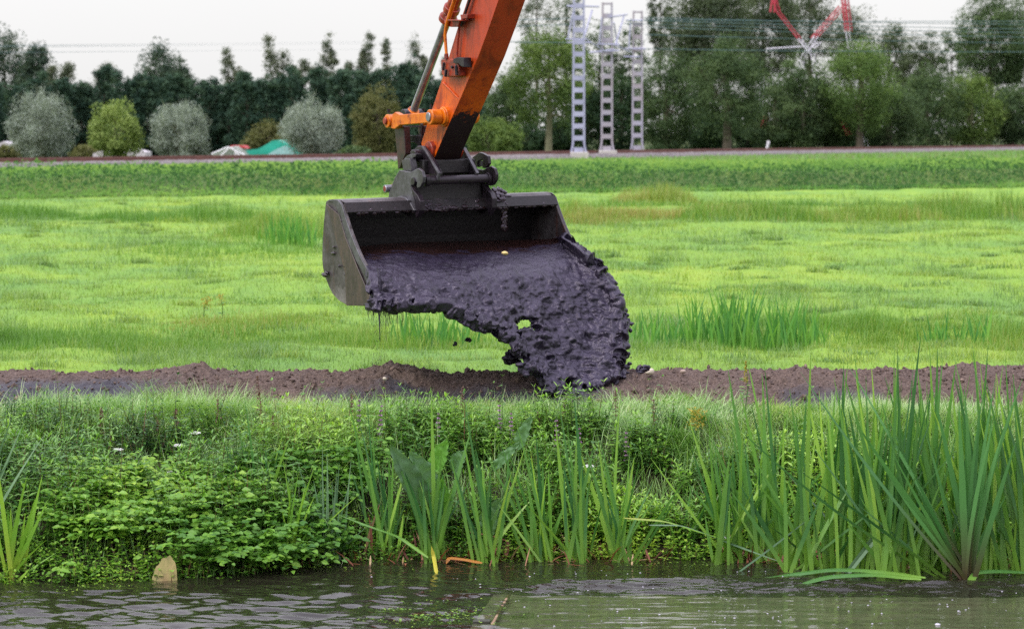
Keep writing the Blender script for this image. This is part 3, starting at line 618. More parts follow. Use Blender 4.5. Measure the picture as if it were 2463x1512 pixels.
# ------------------------------------------------------------------ soil ridge
crest = [(-900, 900), (-300, 905), (0, 897), (100, 893), (200, 896), (330, 893), (420, 884), (455, 880), (500, 886), (600, 894), (700, 893), (830, 894), (930, 880), (980, 884), (1040, 897), (1080, 902), (1150, 897), (1300, 893), (1450, 894), (1600, 891), (1700, 895), (1800, 894), (1870, 892), (1930, 886), (2010, 884), (2060, 888), (2130, 892), (2180, 890), (2280, 884), (2340, 874), (2400, 873), (2462, 878), (2700, 880), (3300, 890)]
RD = 19.75
cu = np.array([c[0] for c in crest]); cz_ = np.array([P(u, v, RD)[2] for u, v in crest]); cxw = np.array([X(u, RD) for u in cu])
rx_ = np.linspace(-6.5, 6.5, 860); rt_ = np.linspace(-1, 1, 130)
RX, RTT = np.meshgrid(rx_, rt_, indexing='ij')
RY = RD+np.where(RTT < 0, RTT*.78, RTT*.95)+.16*(fbm(RX*.8, 0*RX, 101)-.5)
top = np.interp(RX, cxw, cz_)
prof = np.where(RTT < 0, np.clip(1-np.abs(RTT)**1.7, 0, 1), np.clip(1-np.abs(RTT)**2.2, 0, 1))
n1 = fbm(RX*3, RY*3, 103, 5)-.5; n2 = np.abs(fbm(RX*15, RY*15, 107, 4)-.5); n3_ = fbm(RX*30, RY*30, 109, 3)-.5
wet = ss(fbm(RX*.8+2, RY*.5, 111, 2), .55, .66)*ss(-RTT, .35, .6)*.8
wet = np.maximum(wet, ss(-np.abs(RX-X(1180, 19.2)), -1.1, -.7)*ss(-RTT+.5*(fbm(RX*2, RY*3, 113, 2)-.5), .25, .5)); wet = np.maximum(wet, ss(-RX, 2.5, 3.2)*ss(-RTT, .1, .4))
amp = (1-.55*wet)
RZ = FZ-.12+(top-FZ+.12)*prof+(n1*.08+n2*.11*amp+n3_*.035*amp-.025)*np.clip(prof*3, 0, 1)
for (u, hgt, w_) in [(462, .03, .09), (492, .045, .07), (2130, .02, .06), (1700, .02, .06)]:
    RZ = RZ+hgt*np.exp(-((RX-X(u, RD))/w_)**2-((RY-RD)/w_)**2)
idr = np.arange(RX.size).reshape(RX.shape); Fr = np.stack([idr[:-1, :-1], idr[1:, :-1], idr[1:, 1:], idr[:-1, 1:]], -1).reshape(-1, 4)
m, n = mat_new('peat_soil'); wa = node(n, 'ShaderNodeAttribute', attribute_name='wet').outputs['Fac']
dry = ramp(n, noise(n, 55, 5, .75), [(.25, (.03, .019, .016)), (.5, (.10, .068, .054)), (.72, (.22, .158, .125))])
dry = mixc(n, ramp(n, noise(n, 130, 2), [(.70, (0, 0, 0)), (.74, (1, 1, 1))]), dry, (.45, .38, .3))
c = mixc(n, wa, dry, (.022, .02, .03)); rg = node(n, 'ShaderNodeMapRange'); n.links.new(wa, rg.inputs[0]); rg.inputs[3].default_value = .9; rg.inputs[4].default_value = .36
finish(m, n, c, rg.outputs[0], 0, .5, noise(n, 70, 5, .7), .8, .02)
o = npmesh('soil_ridge', np.stack([RX, RY, RZ], -1), Fr, m, None, {'wet': wet}, smooth=True); tag(o, kind='structure')
rk = np.random.default_rng(21); nk = 3200
x_ = rk.uniform(-5.5, 5.5, nk); t_ = rk.uniform(-.9, .5, nk); i_ = np.clip((x_+6.5)/13*859, 0, 859).astype(int); j_ = np.clip((t_+1)/2*129, 0, 129).astype(int); r_ = rk.uniform(.004, .013, nk)*np.where(rk.random(nk) < .07, 2.3, 1)
Vk, Fk = blobs(np.stack([RX[i_, j_], RY[i_, j_], RZ[i_, j_]+r_*.3], 1), r_[:, None]*rk.uniform(.6, 1.4, (nk, 3)), 1, .7, rk)
m, n = mat_new('clod_soil'); tag(npmesh('soil_clods', Vk, Fk, finish(m, n, ramp(n, noise(n, 30, 3, .8), [(.35, (.03, .018, .016)), (.55, (.12, .08, .065)), (.72, (.30, .22, .17))]), .9)), 'small crumbs and clods of peat lying over the soil ridge', 'soil', kind='stuff')
def stone(u, v, d, r, label, c1=(.50, .42, .33), c2=(.62, .56, .45), name='stone', sq=.65):
    import bmesh
    bm = bmesh.new(); bmesh.ops.create_icosphere(bm, subdivisions=3, radius=r); me = bpy.data.meshes.new(name)
    for q in bm.verts:
        k = 1+.35*(float(fbm3(q.co.x/r*1.1+u, q.co.y/r*1.1, q.co.z/r*1.1, 3, 2))-.5); q.co *= k; q.co.z *= sq; q.co.y *= .8
    bm.to_mesh(me); bm.free(); me.shade_smooth(); o = link(name, me, paint('stone_'+str(u), c1, c2, .75, 0, 30)); o.location = P(u, v, d); o.rotation_euler = (.1, .2, u)
    return tag(o, label, 'stone')
stone(1562, 893, 19.6, .042, 'pale rounded stone on the soil ridge beside the flying mud lump')
stone(1642, 893, 19.62, .03, 'flat pale brown stone on the soil ridge crest right of the falling mud', (.3, .22, .18), (.42, .33, .28))
stone(925, 879+31, 19.35, .022, 'small white stone on the soil ridge below the dripping mud')
stone(1214, 609, 19.6, .036, 'yellow pebble lying on the wet mud in the bucket', (.62, .42, .12), (.75, .6, .3), 'pebble', .45)

# ------------------------------------------------------------------ bank vegetation
lm_gr = leafmat('bank_grass', [(0, (.09, .23, .04)), (.4, (.18, .36, .07)), (.75, (.32, .48, .17)), (1, (.50, .58, .33))], trans=.33, rough=.4, spec=.6)
lm_herb = leafmat('herb_leaf', [(0, (.04, .12, .035)), (.3, (.10, .25, .045)), (.7, (.22, .42, .06)), (1, (.38, .58, .09))], trans=.33, rough=.38, spec=.55)
lm_dark = leafmat('dark_small_leaf', [(0, (.03, .09, .03)), (.5, (.08, .20, .05)), (1, (.18, .34, .08))], trans=.33, rough=.42)
lm_cress = leafmat('water_parsnip_leaf', [(0, (.06, .18, .03)), (.5, (.17, .36, .04)), (1, (.38, .56, .07))], trans=.33, rough=.42, spec=.35)
lm_stem = leafmat('stem', [(0, (.06, .12, .03)), (.6, (.10, .16, .04)), (1, (.16, .06, .04))], trans=.0, rough=.5)
def bank_pts(n_, b0, b1, x0=-4.9, x1=5.3):
    x = rnd(n_, x0, x1); b = rnd(n_, b0, b1); y = shore(x)+np.where(b < 0, b, b*(18.75-shore(x))/2.2); return x, y, b
def U(x, y): return CX+x*FP/y
def zone(u, pts): return np.interp(u, [p_[0] for p_ in pts], [p_[1] for p_ in pts])
# grass on top and overhanging tussocks
v_ = Veg(); n_ = 100000; x, y, b = bank_pts(n_, .75, 2.62); u = U(x, y)
lowlim = zone(u, [(-500, 1.75), (0, 1.85), (350, 1.8), (560, 1.45), (620, 1.1), (720, .95), (850, 1.5), (1100, 1.65), (1500, 1.6), (1620, 1.15), (1800, .95), (2500, .9), (3200, .9)])
k = b > lowlim+rng.normal(0, .13, n_); x, y, b, u = x[k], y[k], b[k], u[k]; n_ = len(x)
tus = fbm(x*2.2, y*2.2, 120, 3); clump_az = fbm(x*1.1, y*1.1, 122, 2)*12
h = (.07+.16*ss(tus, .35, .7))*(1+.3*(np.abs(u-470) < 120)); az = clump_az+rng.normal(0, .8, n_)
v_.blades(np.stack([x, y, ground_z(x, y)-.02], 1), az, rnd(n_, .05, .7), rnd(n_, .4, 1.7), h*rnd(n_, .6, 1.3), rnd(n_, .0045, .008), np.clip(.25+.5*fbm(x*1.7, y*1.7, 125, 2)+rnd(n_, -.25, .4)+.25*(np.abs(u-730) < 90), 0, 1), seg=4)
# overhanging straw-coloured tussock around u 720
n_ = 15000; x = X(735, 17.8)+rng.normal(0, .17, n_); y = 17.95+rng.normal(0, .30, n_)
v_.blades(np.stack([x, y, ground_z(x, y)], 1), rng.normal(-1.9, .6, n_), rnd(n_, .4, 1.1), rnd(n_, .6, 1.6), rnd(n_, .2, .45), rnd(n_, .005, .008), rnd(n_, .5, 1)**.8, seg=5)
n_ = 7000; x = X(450, 18.5)+rng.normal(0, .25, n_); y = 18.45+rng.normal(0, .13, n_)
v_.blades(np.stack([x, y, ground_z(x, y)], 1), rng.normal(-.3, 1.0, n_), rnd(n_, .2, .9), rnd(n_, .6, 1.6), rnd(n_, .15, .36), rnd(n_, .004, .006), rnd(n_, .3, .85), seg=5)
for k_ in range(55):   # tussocks spread along the bank top and brow
    cx_ = rng.uniform(-4.4, 4.4); n_ = 650; low = float(zone(U(cx_, 18), [(0, 1.7), (560, 1.4), (850, 1.6), (1500, 1.5), (1700, 1.05), (2500, .95)]))
    yy = shore(cx_)+rng.uniform(low, 2.6)*(18.75-shore(cx_))/2.2; x = cx_+rng.normal(0, .07, n_); y = yy+rng.normal(0, .06, n_); az = rnd(n_, 0, 6.28); az0 = rng.uniform(-3, 0)
    v_.blades(np.stack([x, y, ground_z(x, y)-.01], 1), np.where(rnd(n_) < .6, az0+rng.normal(0, .5, n_), az), rnd(n_, .1, .7), rnd(n_, .5, 1.8), rnd(n_, .1, .24), rnd(n_, .006, .009), np.clip(rng.uniform(.1, .7)+rnd(n_, -.2, .35), 0, 1), seg=5)
n_ = 72000; x, y, b = bank_pts(n_, 1.0, 2.35); u = U(x, y); k = b > 1.0+1.0*fbm(x*1.6, 0*x, 127, 2); x, y = x[k], y[k]; n_ = len(x)
v_.blades(np.stack([x, y, ground_z(x, y)], 1), fbm(x*1.4, y*1.4, 128, 2)*9-5+rng.normal(0, .7, n_), rnd(n_, .2, .9), rnd(n_, .5, 1.8), (.05+.15*fbm(x*2.4, y*2.4, 129, 2))*rnd(n_, .7, 1.4), rnd(n_, .006, .010), np.clip(rnd(n_, .35, 1.05)+.4*(fbm(x*3, y*3, 130, 2)-.5), 0, 1), seg=4)
n_ = 2600; x, y, b = bank_pts(n_, 2.0, 2.4); k = fbm(x*1.5, 0*x, 126, 2) > .45; x, y = x[k], y[k]; n_ = len(x)
v_.blades(np.stack([x, y, ground_z(x, y)], 1), rnd(n_, -.6, 3.7), rnd(n_, .1, .6), rnd(n_, .5, 1.9), rnd(n_, .16, .34), rnd(n_, .006, .009), rnd(n_, .3, 1), seg=5)
# thin grass through the herbs
n_ = 7000; x, y, b = bank_pts(n_, .1, 1.5); az = rnd(n_, 0, 6.28)
v_.blades(np.stack([x, y, ground_z(x, y)], 1), az, rnd(n_, 0, .5), rnd(n_, .2, 1.4), rnd(n_, .15, .42), rnd(n_, .004, .008), rnd(n_, .1, .8), seg=5)
tag(v_.build('bank_grass', lm_gr), 'long wet grass and tussocks on top of the bank', 'grass', kind='stuff')

def herbs(v_, stems, xs, ys, hs, nn, Ln, asp, r0, r1, droop=.25, upt=.35, pair=2, jit=.25):
    """upright stems with leaf pairs; xs,ys,hs arrays"""
    n_ = len(xs); bz = ground_z(xs, ys); laz = rnd(n_, 0, 6.28); lean = rnd(n_, 0, .45)
    dx = np.cos(laz)*np.sin(lean); dy = np.sin(laz)*np.sin(lean)-.12; dz = np.cos(lean)
    rr = r0+(r1-r0)*np.clip(.45*rnd(n_)+1.7*(fbm(xs*1.3, ys*1.3, 137, 2)-.5)+.28, 0, 1)
    for j in range(nn):
        t = .18+.82*j/(nn-1); pc = np.stack([xs+dx*hs*t, ys+dy*hs*t, bz+dz*hs*t], 1)
        for q in range(pair):
            a = laz+j*1.57+q*2*math.pi/pair+rng.normal(0, jit, n_); e = upt+(.5 if j == nn-1 else 0)+rng.normal(0, .2, n_)
            D = np.stack([np.cos(a)*np.cos(e), np.sin(a)*np.cos(e), np.sin(e)], 1)
            N_ = unit(np.stack([-np.cos(a)*np.sin(e), -np.sin(a)*np.sin(e), np.cos(e)], 1)+rng.normal(0, .2, (n_, 3)))
            l_ = Ln*(1.15-.55*t)*rnd(n_, .7, 1.25) if j < nn-1 else Ln*.6*rnd(n_, .7, 1.2)
            v_.leaves(pc, D, N_, l_, l_*asp, np.clip(rr+.3*(t-.5)+rng.normal(0, .06, n_), 0, 1), droop=droop)
    pb = np.stack([xs, ys, bz], 1); az_ = np.arctan2(dy, dx)
    stems.blades(pb, az_, np.arccos(np.clip(dz/np.sqrt(dx*dx+dy*dy+dz*dz), -1, 1)), 0, hs*1.0, .006, rnd(n_), seg=2, shape='iris', face=rnd(n_, -.4, .4))
stems = Veg()
def herb_field(n_, u0, u1, b0, b1, clear=None):
    x = X(rnd(n_, u0, u1), 17.5); b = rnd(n_, b0, b1); y = shore(x)+np.where(b < 0, b, b*(18.75-shore(x))/2.2)
    keep = fbm(x*2.0, y*2.4, 131, 2) > (.40+(.10 if clear else 0)); keep &= hollow(x, y) < .35+.3*rnd(len(x)); return x[keep], y[keep], b[keep]
vh = Veg(); vd = Veg(); vc = Veg()
# lanceolate herbs (centre and right, lower)
for (n_, u0, u1, b0, b1, h0, h1, Ln) in [(1300, 780, 1650, .1, 1.6, .16, .34, .10), (800, 1450, 2700, .05, 1.0, .14, .30, .10), (450, -700, 620, .9, 1.8, .14, .30, .075), (700, -700, 260, .1, 1.3, .22, .46, .11), (380, 200, 850, .15, 1.4, .22, .46, .10), (160, 560, 800, .1, .9, .16, .3, .09)]:
    x, y, b = herb_field(n_, u0, u1, b0, b1); hs = rnd(len(x), h0, h1)*(.35+1.3*fbm(x*1.9, y*1.9, 133, 2))
    herbs(vh, stems, x, y, hs, 7, Ln, .24, .15, .85)
# broader dark small leaf cover (upper left)
for (n_, u0, u1, b0, b1, h0, h1, Ln) in [(1700, -700, 620, .7, 1.95, .12, .30, .045), (600, 850, 1650, 1.0, 1.7, .12, .26, .045), (60, -300, 2000, .3, 1.6, .45, .7, .06), (700, 1650, 2700, .3, 1.2, .1, .25, .04)]:
    x, y, b = herb_field(n_, u0, u1, b0, b1); hs = rnd(len(x), h0, h1); herbs(vd, stems, x, y, hs, 8, Ln, .5, 0, 1, jit=.8)
# pinnate water parsnip near the water, left
x, y, b = herb_field(480, 180, 850, -.03, .95); n_ = len(x); bz = ground_z(x, y)
for k_ in range(4):
    a = rnd(n_, 0, 6.28)*.5+math.pi*1.0+.6; a = np.where(rnd(n_) < .5, a, rnd(n_, 0, 6.28)); e0 = rnd(n_, .5, 1.2); Lr = rnd(n_, .10, .24)+.28*fbm(x*2.1, y*2.1, 143, 2)
    for j in range(6):
        t = .3+.7*j/5; e = e0-.9*t; d_ = np.stack([np.cos(a)*np.cos(e0-.45*t), np.sin(a)*np.cos(e0-.45*t), np.sin(e0-.45*t)], 1)
        pc = np.stack([x, y, bz+.02], 1)+d_*(Lr*t)[:, None]
        for s_ in ((-1, 1) if j < 5 else (0,)):
            aa = a+s_*1.15; D = np.stack([np.cos(aa)*np.cos(e*.4), np.sin(aa)*np.cos(e*.4), np.sin(e*.4)], 1)
            N_ = unit(np.stack([-.35*np.cos(a), -.35*np.sin(a)-.65, np.ones(n_)], 1)+rng.normal(0, .30, (n_, 3)))
            l_ = rnd(n_, .035, .09)*(1.1-.3*t); vc.leaves(pc, D, N_, l_, l_*.58, np.clip(rnd(n_, .0, .5)+.9*(fbm(x*2, y*2, 139, 2)-.3), 0, 1), droop=.15)
    stems.blades(np.stack([x, y, bz], 1), a, 1.57-e0, .3, Lr, .005, rnd(n_, 0, .5), seg=3, shape='iris', face=0*x)
# bright low leaves trailing at the waterline
x, y, b = bank_pts(3400, -.16, .30); herbs(vc, stems, x, y, rnd(len(x), .05, .17), 4, .05, .5, .1, 1, jit=.9)
tag(vh.build('bank_herbs', lm_herb), 'lance leaved green herbs crowding the canal bank', 'undergrowth', kind='stuff')
tag(vd.build('bank_undergrowth', lm_dark), 'small leaved dark green undergrowth on the bank', 'undergrowth', kind='stuff')
tag(vc.build('water_parsnip', lm_cress), 'bright green broad leaflets spreading at the waterline on the left', 'undergrowth', kind='stuff')
tag(stems.build('herb_stems', lm_stem), 'thin stems among the bank herbs', 'undergrowth', kind='stuff')

# ------------------------------------------------------------------ iris and reed clumps
lm_iris = leafmat('iris_leaf', [(0, (.04, .14, .04)), (.35, (.08, .22, .045)), (.75, (.15, .34, .05)), (1, (.30, .50, .07))], base=(.20, .38, .05), trans=.28, rough=.30, spec=.6)
lm_irisb = leafmat('bleached_iris_leaf', [(0, (.10, .20, .10)), (1, (.18, .30, .16))], trans=.25, rough=.45)
lm_irisy = leafmat('yellow_iris_leaf', [(0, (.16, .36, .04)), (1, (.30, .52, .05))], base=(.40, .45, .06), trans=.35, rough=.35)
lm_brown = leafmat('dead_leaf', [(0, (.10, .03, .02)), (.5, (.28, .10, .05)), (1, (.45, .32, .18))], trans=.15, rough=.6)
lm_rot = leafmat('rotting_iris_leaf', [(0, (.05, .17, .04)), (1, (.09, .26, .06))], base=(.07, .022, .018), trans=.2, rough=.4)
def iris(u, v, leaves_, label, mat=None, spread=.05, w=.036, group=None, extra=0, name='iris_clump', hh=None, d=None):
    """leaves_: list of (tip u, tip v, bend) in picture units, turned into real lengths at the clump's distance"""
    base = onz(u, v, 0) if d is None else P(u, v, d)
    if d is None: base[1] = min(base[1], float(shore(base[0]))-.02)
    v_ = Veg(); B = []; az = []; ln = []; le = []; cu_ = []; fc = []; r = []
    tops = [q_[1] for q_ in leaves_]
    if u > 2050 and len(leaves_) > 6: leaves_ = leaves_+[(u+rng.normal(0, 70), rng.uniform(min(tops)+10, min(tops)+170), rng.uniform(-.05, .12)) for _ in range(9)]
    if len(leaves_) > 4: leaves_ = leaves_+[(u+rng.normal(0, 55), rng.uniform(min(tops)+60, max(tops)+80), rng.uniform(-.05, .12)) for _ in range(9)]
    for (tu, tv, bend) in leaves_:
        dy = rng.uniform(-.06, .16); bx = base[0]+rng.uniform(-1, 1)*spread; by = base[1]+dy
        tip = P(tu, tv, by+rng.uniform(-.1, .15)); dxx = tip[0]-bx; dz_ = tip[2]-base[2]; l_ = math.hypot(dxx, dz_)*1.03; a_ = 0 if dxx >= 0 else math.pi; th = math.atan2(abs(dxx), dz_)
        B.append((bx, by, base[2]-.04)); az.append(a_+rng.uniform(-.25, .25)); ln.append(l_); le.append(th-bend*.5); cu_.append(bend+rng.normal(0, .07)); fc.append(rng.uniform(-.75, .75)); r.append(rng.uniform(0, 1))
    B = np.array(B); k = len(B); r = [q_**1.15 for q_ in r]
    v_.blades(B, np.array(az), np.array(le), np.array(cu_), np.array(ln), w*.82*rnd(k, .6, 1.2), np.array(r), seg=9, shape='iris', face=np.array(fc))
    o = v_.build(name, mat or lm_iris); o.data.transform(__import__('mathutils').Matrix.Translation(-Vector(base))); o.location = Vector(base)
    return tag(o, label, 'plant', group)
iris(35, 1388, [(5, 1080, -.1), (62, 1130, .15), (100, 1130, .05), (92, 1190, .1), (-12, 1180, -.2), (50, 1230, .1), (110, 1290, .3)], 'bright yellow green iris leaves standing at the left edge of the water', lm_irisy, .05, .04)
iris(-15, 1330, [(35, 970, .1), (100, 1040, .2), (60, 1010, .1), (20, 1100, .3), (-40, 1000, 0)], 'grey green drooping iris leaves cut by the left edge', lm_irisb, .06, .04)
iris(622, 1260, [(600, 955, 0), (596, 990, 0), (648, 1065, 0), (668, 1080, .05), (655, 1040, 0), (618, 1050, 0)], 'slender iris shoots in the bank herbs left of centre', None, .05, .03, d=17.0)
iris(500, 1300, [(420, 1080, .1), (455, 1110, 0), (545, 1150, .1)], 'sparse iris leaves leaning through the parsnip leaves', None, .05, .025, d=16.8)
iris(712, 1330, [(660, 1120, -.1), (690, 1090, 0), (720, 1130, .1), (745, 1150, .1), (765, 1180, .5), (700, 1150, 0), (680, 1200, -.1), (735, 1110, 0)], 'thin grassy iris clump left of the dock leaves', lm_irisy, .06, .022)
iris(800, 1335, [(730, 1090, .0), (765, 1060, 0), (790, 1080, 0), (825, 1100, 0), (850, 1090, .1), (815, 1120, 0), (775, 1140, 0), (840, 1130, 0), (745, 1150, 0)], 'fine bluish iris clump below the tussock', lm_irisb, .09, .026)
iris(925, 1338, [(822, 950, 0), (848, 1010, 0), (885, 935, 0), (895, 1000, 0), (860, 1120, 0), (925, 1110, 0), (940, 1180, .1), (960, 1150, .2), (905, 1090, 0), (975, 1200, .3), (880, 1080, 0)], 'tall slim iris clump with brownish bases left of the biggest dock leaf', None, .1, .03)
iris(1045, 1352, [(950, 1070, 0), (968, 1075, 0), (998, 1065, 0), (985, 1120, 0), (1043, 930, 0), (1052, 1140, 0), (1065, 1145, 0), (1075, 1150, 0), (1085, 1150, .05), (1120, 1140, .0), (1100, 1160, .1), (1020, 1140, 0)], 'iris clump in front of the dock leaves with blunt cut tips', None, .07, .036)
iris(1165, 1358, [(1105, 960, 0), (1095, 1080, 0), (1150, 1080, 0), (1172, 1110, 0), (1180, 1140, 0), (1215, 1120, 0), (1242, 1130, 0), (1115, 1150, 0), (1130, 1040, 0), (1200, 1180, 0)], 'upright iris clump near the bent orange leaf', None, .08, .036)
iris(1300, 1350, [(1170, 1060, 0), (1205, 1050, 0), (1245, 990, 0), (1265, 1080, 0), (1300, 1090, 0), (1210, 1190, 0), (1320, 1120, 0), (1345, 1150, 0), (1282, 1040, 0), (1240, 1080, 0)], 'iris clump left of the tallest central leaf with a pale front leaf', None, .09, .036)
iris(1390, 1352, [(1332, 925, 0), (1395, 945, 0), (1355, 1100, 0), (1375, 1200, 0), (1402, 1120, 0), (1430, 1110, 0), (1450, 1180, .1), (1340, 1120, 0), (1415, 1060, 0)], 'iris clump whose tall leaf tip reaches the soil ridge in the centre', None, .08, .036)
iris(1490, 1350, [(1475, 935, 0), (1400, 1050, 0), (1430, 1120, 0), (1515, 1080, 0), (1535, 1100, 0), (1560, 1180, .05), (1500, 1150, 0), (1450, 1080, 0), (1570, 1150, .1)], 'iris clump with one tall upright blade below the falling mud', None, .07, .038)
iris(1520, 1365, [(1640, 1130, 0), (1625, 1180, 0)], 'two iris leaves leaning right below the falling mud', None, .03, .034)
iris(1640, 1340, [(1700, 1180, .3), (1600, 1200, 0), (1660, 1160, 0), (1715, 1130, .1)], 'small iris clump standing in the herbs right of centre', None, .05, .026)
RI = [(1755, 1355, [(1655, 990, .05), (1690, 1010, 0), (1700, 1060, 0), (1725, 1100, 0), (1755, 1090, 0), (1765, 1020, 0), (1710, 1160, 0), (1800, 1120, .1)], 'iris clump at the left end of the big right hand stand'),
      (1850, 1352, [(1755, 890, 0), (1788, 930, 0), (1815, 860, 0), (1832, 880, 0), (1850, 950, 0), (1800, 1050, 0), (1865, 900, .0), (1880, 1000, 0), (1760, 1010, 0), (1835, 1100, 0), (1895, 1090, 0)], 'tall dense iris clump with a bent tip reaching the soil ridge'),
      (1930, 1372, [(1940, 830, 0), (1905, 980, 0), (1925, 1060, 0), (1955, 1000, 0), (1978, 1030, 0), (1890, 1110, 0), (2000, 960, 0), (1945, 1120, 0), (1965, 1160, .1)], 'iris clump with a single dark leaf rising over the soil ridge'),
      (2010, 1372, [(2042, 850, 0), (2060, 900, 0), (2020, 880, 0), (1990, 1040, 0), (1975, 1110, 0), (2035, 1080, 0), (2015, 940, 0), (2075, 1050, 0), (1960, 940, 0)], 'iris clump behind the leaf that crosses diagonally'),
      (2095, 1372, [(2100, 870, 0), (2110, 960, 0), (2145, 920, 0), (2050, 1090, 0), (2080, 1150, 0), (2125, 1130, 0), (2090, 980, 0), (2160, 1060, 0), (2135, 1000, 0)], 'iris clump in the middle of the right hand stand'),
      (2165, 1385, [(2128, 800, 0), (2150, 840, 0), (2182, 980, 0), (2140, 1080, 0), (2200, 1090, 0), (2160, 1160, 0), (2210, 1000, 0), (2180, 900, 0)], 'iris clump with the tallest pale spotted leaf'),
      (2245, 1372, [(2232, 812, 0), (2252, 840, 0), (2200, 900, 0), (2218, 940, 0), (2270, 990, 0), (2240, 1060, 0), (2290, 1020, .0), (2215, 1080, 0), (2260, 1120, 0), (2190, 1000, 0)], 'iris clump with a pair of tall dark leaves near the right edge'),
      (2320, 1372, [(2310, 900, 0), (2330, 980, 0), (2295, 1010, 0), (2345, 1080, 0), (2282, 930, 0), (2360, 1000, 0), (2335, 1120, 0), (2310, 1060, 0)], 'iris clump behind the leaning brown based leaves'),
      (2400, 1375, [(2340, 820, 0), (2360, 870, 0), (2375, 930, 0), (2400, 980, 0), (2420, 1050, 0), (2340, 1060, 0), (2435, 960, 0), (2390, 880, 0), (2415, 900, 0), (2365, 1000, 0)], 'broad leaved iris clump second from the right edge'),
      (2465, 1378, [(2340, 850, 0), (2390, 900, 0), (2430, 860, 0), (2450, 900, 0), (2475, 950, 0), (2420, 1020, 0), (2495, 900, 0), (2440, 980, 0), (2410, 950, 0)], 'broad leaved iris clump at the right edge'),
      (2560, 1380, [(2500, 850, 0), (2540, 900, 0), (2590, 950, 0), (2620, 900, 0), (2560, 870, 0)], 'iris clump beyond the right edge')]
for u, v, lv, lab in RI:
    lv = lv+[(a_+rng.uniform(-70, 70), b_+rng.uniform(30, 220), c_) for a_, b_, c_ in lv[:4]]+[(u+rng.choice([-1, 1])*rng.uniform(90, 220), v-rng.uniform(120, 330), rng.uniform(-.1, .3)) for _ in range(5)]
    iris(u, v, lv, lab, None, .14, .04)
iris(2335, 1395, [(1925, 900, -.12), (2080, 870, -.1), (2160, 1010, -.1), (2200, 1110, -.05), (2150, 1080, -.1), (2060, 1000, -.12), (2110, 1120, -.1)], 'iris leaves leaning far left from dark rotten brown bases', lm_rot, .05, .05)
iris(2290, 1385, [(1905, 1120, .1), (2060, 1190, .05), (1750, 1060, -.1)], 'long iris leaves crossing diagonally through the right hand stand', None, .05, .036)
iris(2025, 1380, [(2170, 1180, .0), (2215, 1120, .0)], 'two greyish leaves leaning right across the stand', lm_irisb, .03, .034)
iris(1760, 1370, [(1965, 1230, .05)], 'fallen grey leaf leaning low to the right over the waterline', lm_irisb, .02, .028)
def lying(pts, w, mat, label, d_off=0, name='fallen_leaf'):
    """a strap leaf through picture points (u, v, height above water)"""
    c = [onz(u, v, z) for u, v, z in pts]; ts = np.linspace(0, len(c)-1, 22); C = np.stack([np.interp(ts, range(len(c)), [q[k] for q in c]) for k in range(3)], 1)
    for _ in range(3): C[1:-1] = (C[:-2]+C[1:-1]*2+C[2:])/4
    T_ = np.gradient(C, axis=0); S = unit(np.cross(T_, np.array([0, -.35, 1.0]))); t = np.linspace(0, 1, 22); ww = (w*np.minimum(1, np.minimum(t*6+.45, (1-t)*3.5+.05)))[:, None]
    Vv = np.concatenate([C-S*ww/2, C+np.array([0, 0, -.006])*0+[0, 0, .004], C+S*ww/2]); k = 22
    F_ = np.array([[i, i+1, k+i+1, k+i] for i in range(k-1)]+[[k+i, k+i+1, 2*k+i+1, 2*k+i] for i in range(k-1)])
    o = npmesh(name, Vv, F_, mat, None, {'rnd': np.full(3*k, rng.uniform(.2, .8)), 'tt': np.tile(t, 3)}); place(o, c[0]); return tag(o, label, 'leaf')
lying([(2225, 1388, .02), (2100, 1372, .06), (2000, 1368, .05), (1900, 1382, .0), (1830, 1390, -.0)], .05, lm_iris, 'long green leaf lying flat on the water, upper one of two')
lying([(2215, 1392, .02), (2100, 1380, .05), (1990, 1386, .04), (1885, 1416, .0)], .05, lm_iris, 'long green leaf arching onto the water, lower one of two')
lying([(2330, 1405, .0), (2345, 1375, .05), (2400, 1372, .05), (2520, 1378, .0)], .05, lm_iris, 'bent green leaf on the water at the right edge')
lying([(1160, 1353, .02), (1120, 1345, .03), (1080, 1340, .04), (1072, 1356, .0)], .035, leafmat('orange_leaf', [(0, (.35, .10, .02)), (1, (.42, .2, .04))], trans=.2), 'bent orange dead leaf lying on the water in the centre')
lying([(1050, 1380, .0), (1043, 1340, .08), (1037, 1312, .16)], .026, leafmat('yellow_black_leaf', [(0, (.42, .4, .03)), (1, (.5, .42, .04))], trans=.2), 'short yellow spotted leaf poking out of the water')
lying([(1030, 1340, .05), (960, 1290, .18), (880, 1262, .28), (815, 1238, .36)], .034, lm_iris, 'long leaf leaning left and down to the water in the centre')
lying([(1215, 1345, .0), (1222, 1300, .12), (1175, 1285, .18), (1130, 1280, .2)], .03, lm_brown, 'broken red brown stalk beside the upright iris clump')
lying([(1500, 1245, .42), (1600, 1252, .36), (1700, 1285, .22), (1780, 1305, .12)], .035, lm_irisy, 'yellowish leaf drooping across the herbs right of centre')
lying([(1560, 1262, .40), (1640, 1262, .34), (1740, 1300, .15), (1880, 1352, .03)], .03, lm_irisb, 'pale arching leaf ending near the water right of centre')
for k, (u, v, tu, tv, lab) in enumerate([(880, 1330, 912, 1200, 'dead brown blade left of the central iris clumps'), (900, 1325, 890, 1220, 'thin rusty blade beside the central iris clumps'), (1870, 1500-140, 1900, 1330, 'reddish litter blade at the foot of the right hand stand'), (2290, 1375, 2300, 1260, 'thin red brown blade in the right hand stand')]):
    iris(u, v, [(tu, tv, .2)], lab, lm_brown, .02, .025, name='dead_blade')
n_ = 900; u_ = np.where(rnd(n_) < .7, rnd(n_, 1750, 2550), rnd(n_, 850, 1600)); x = X(u_, 16.9); y = shore(x)+rng.normal(-.12, .12, n_); v_ = Veg()
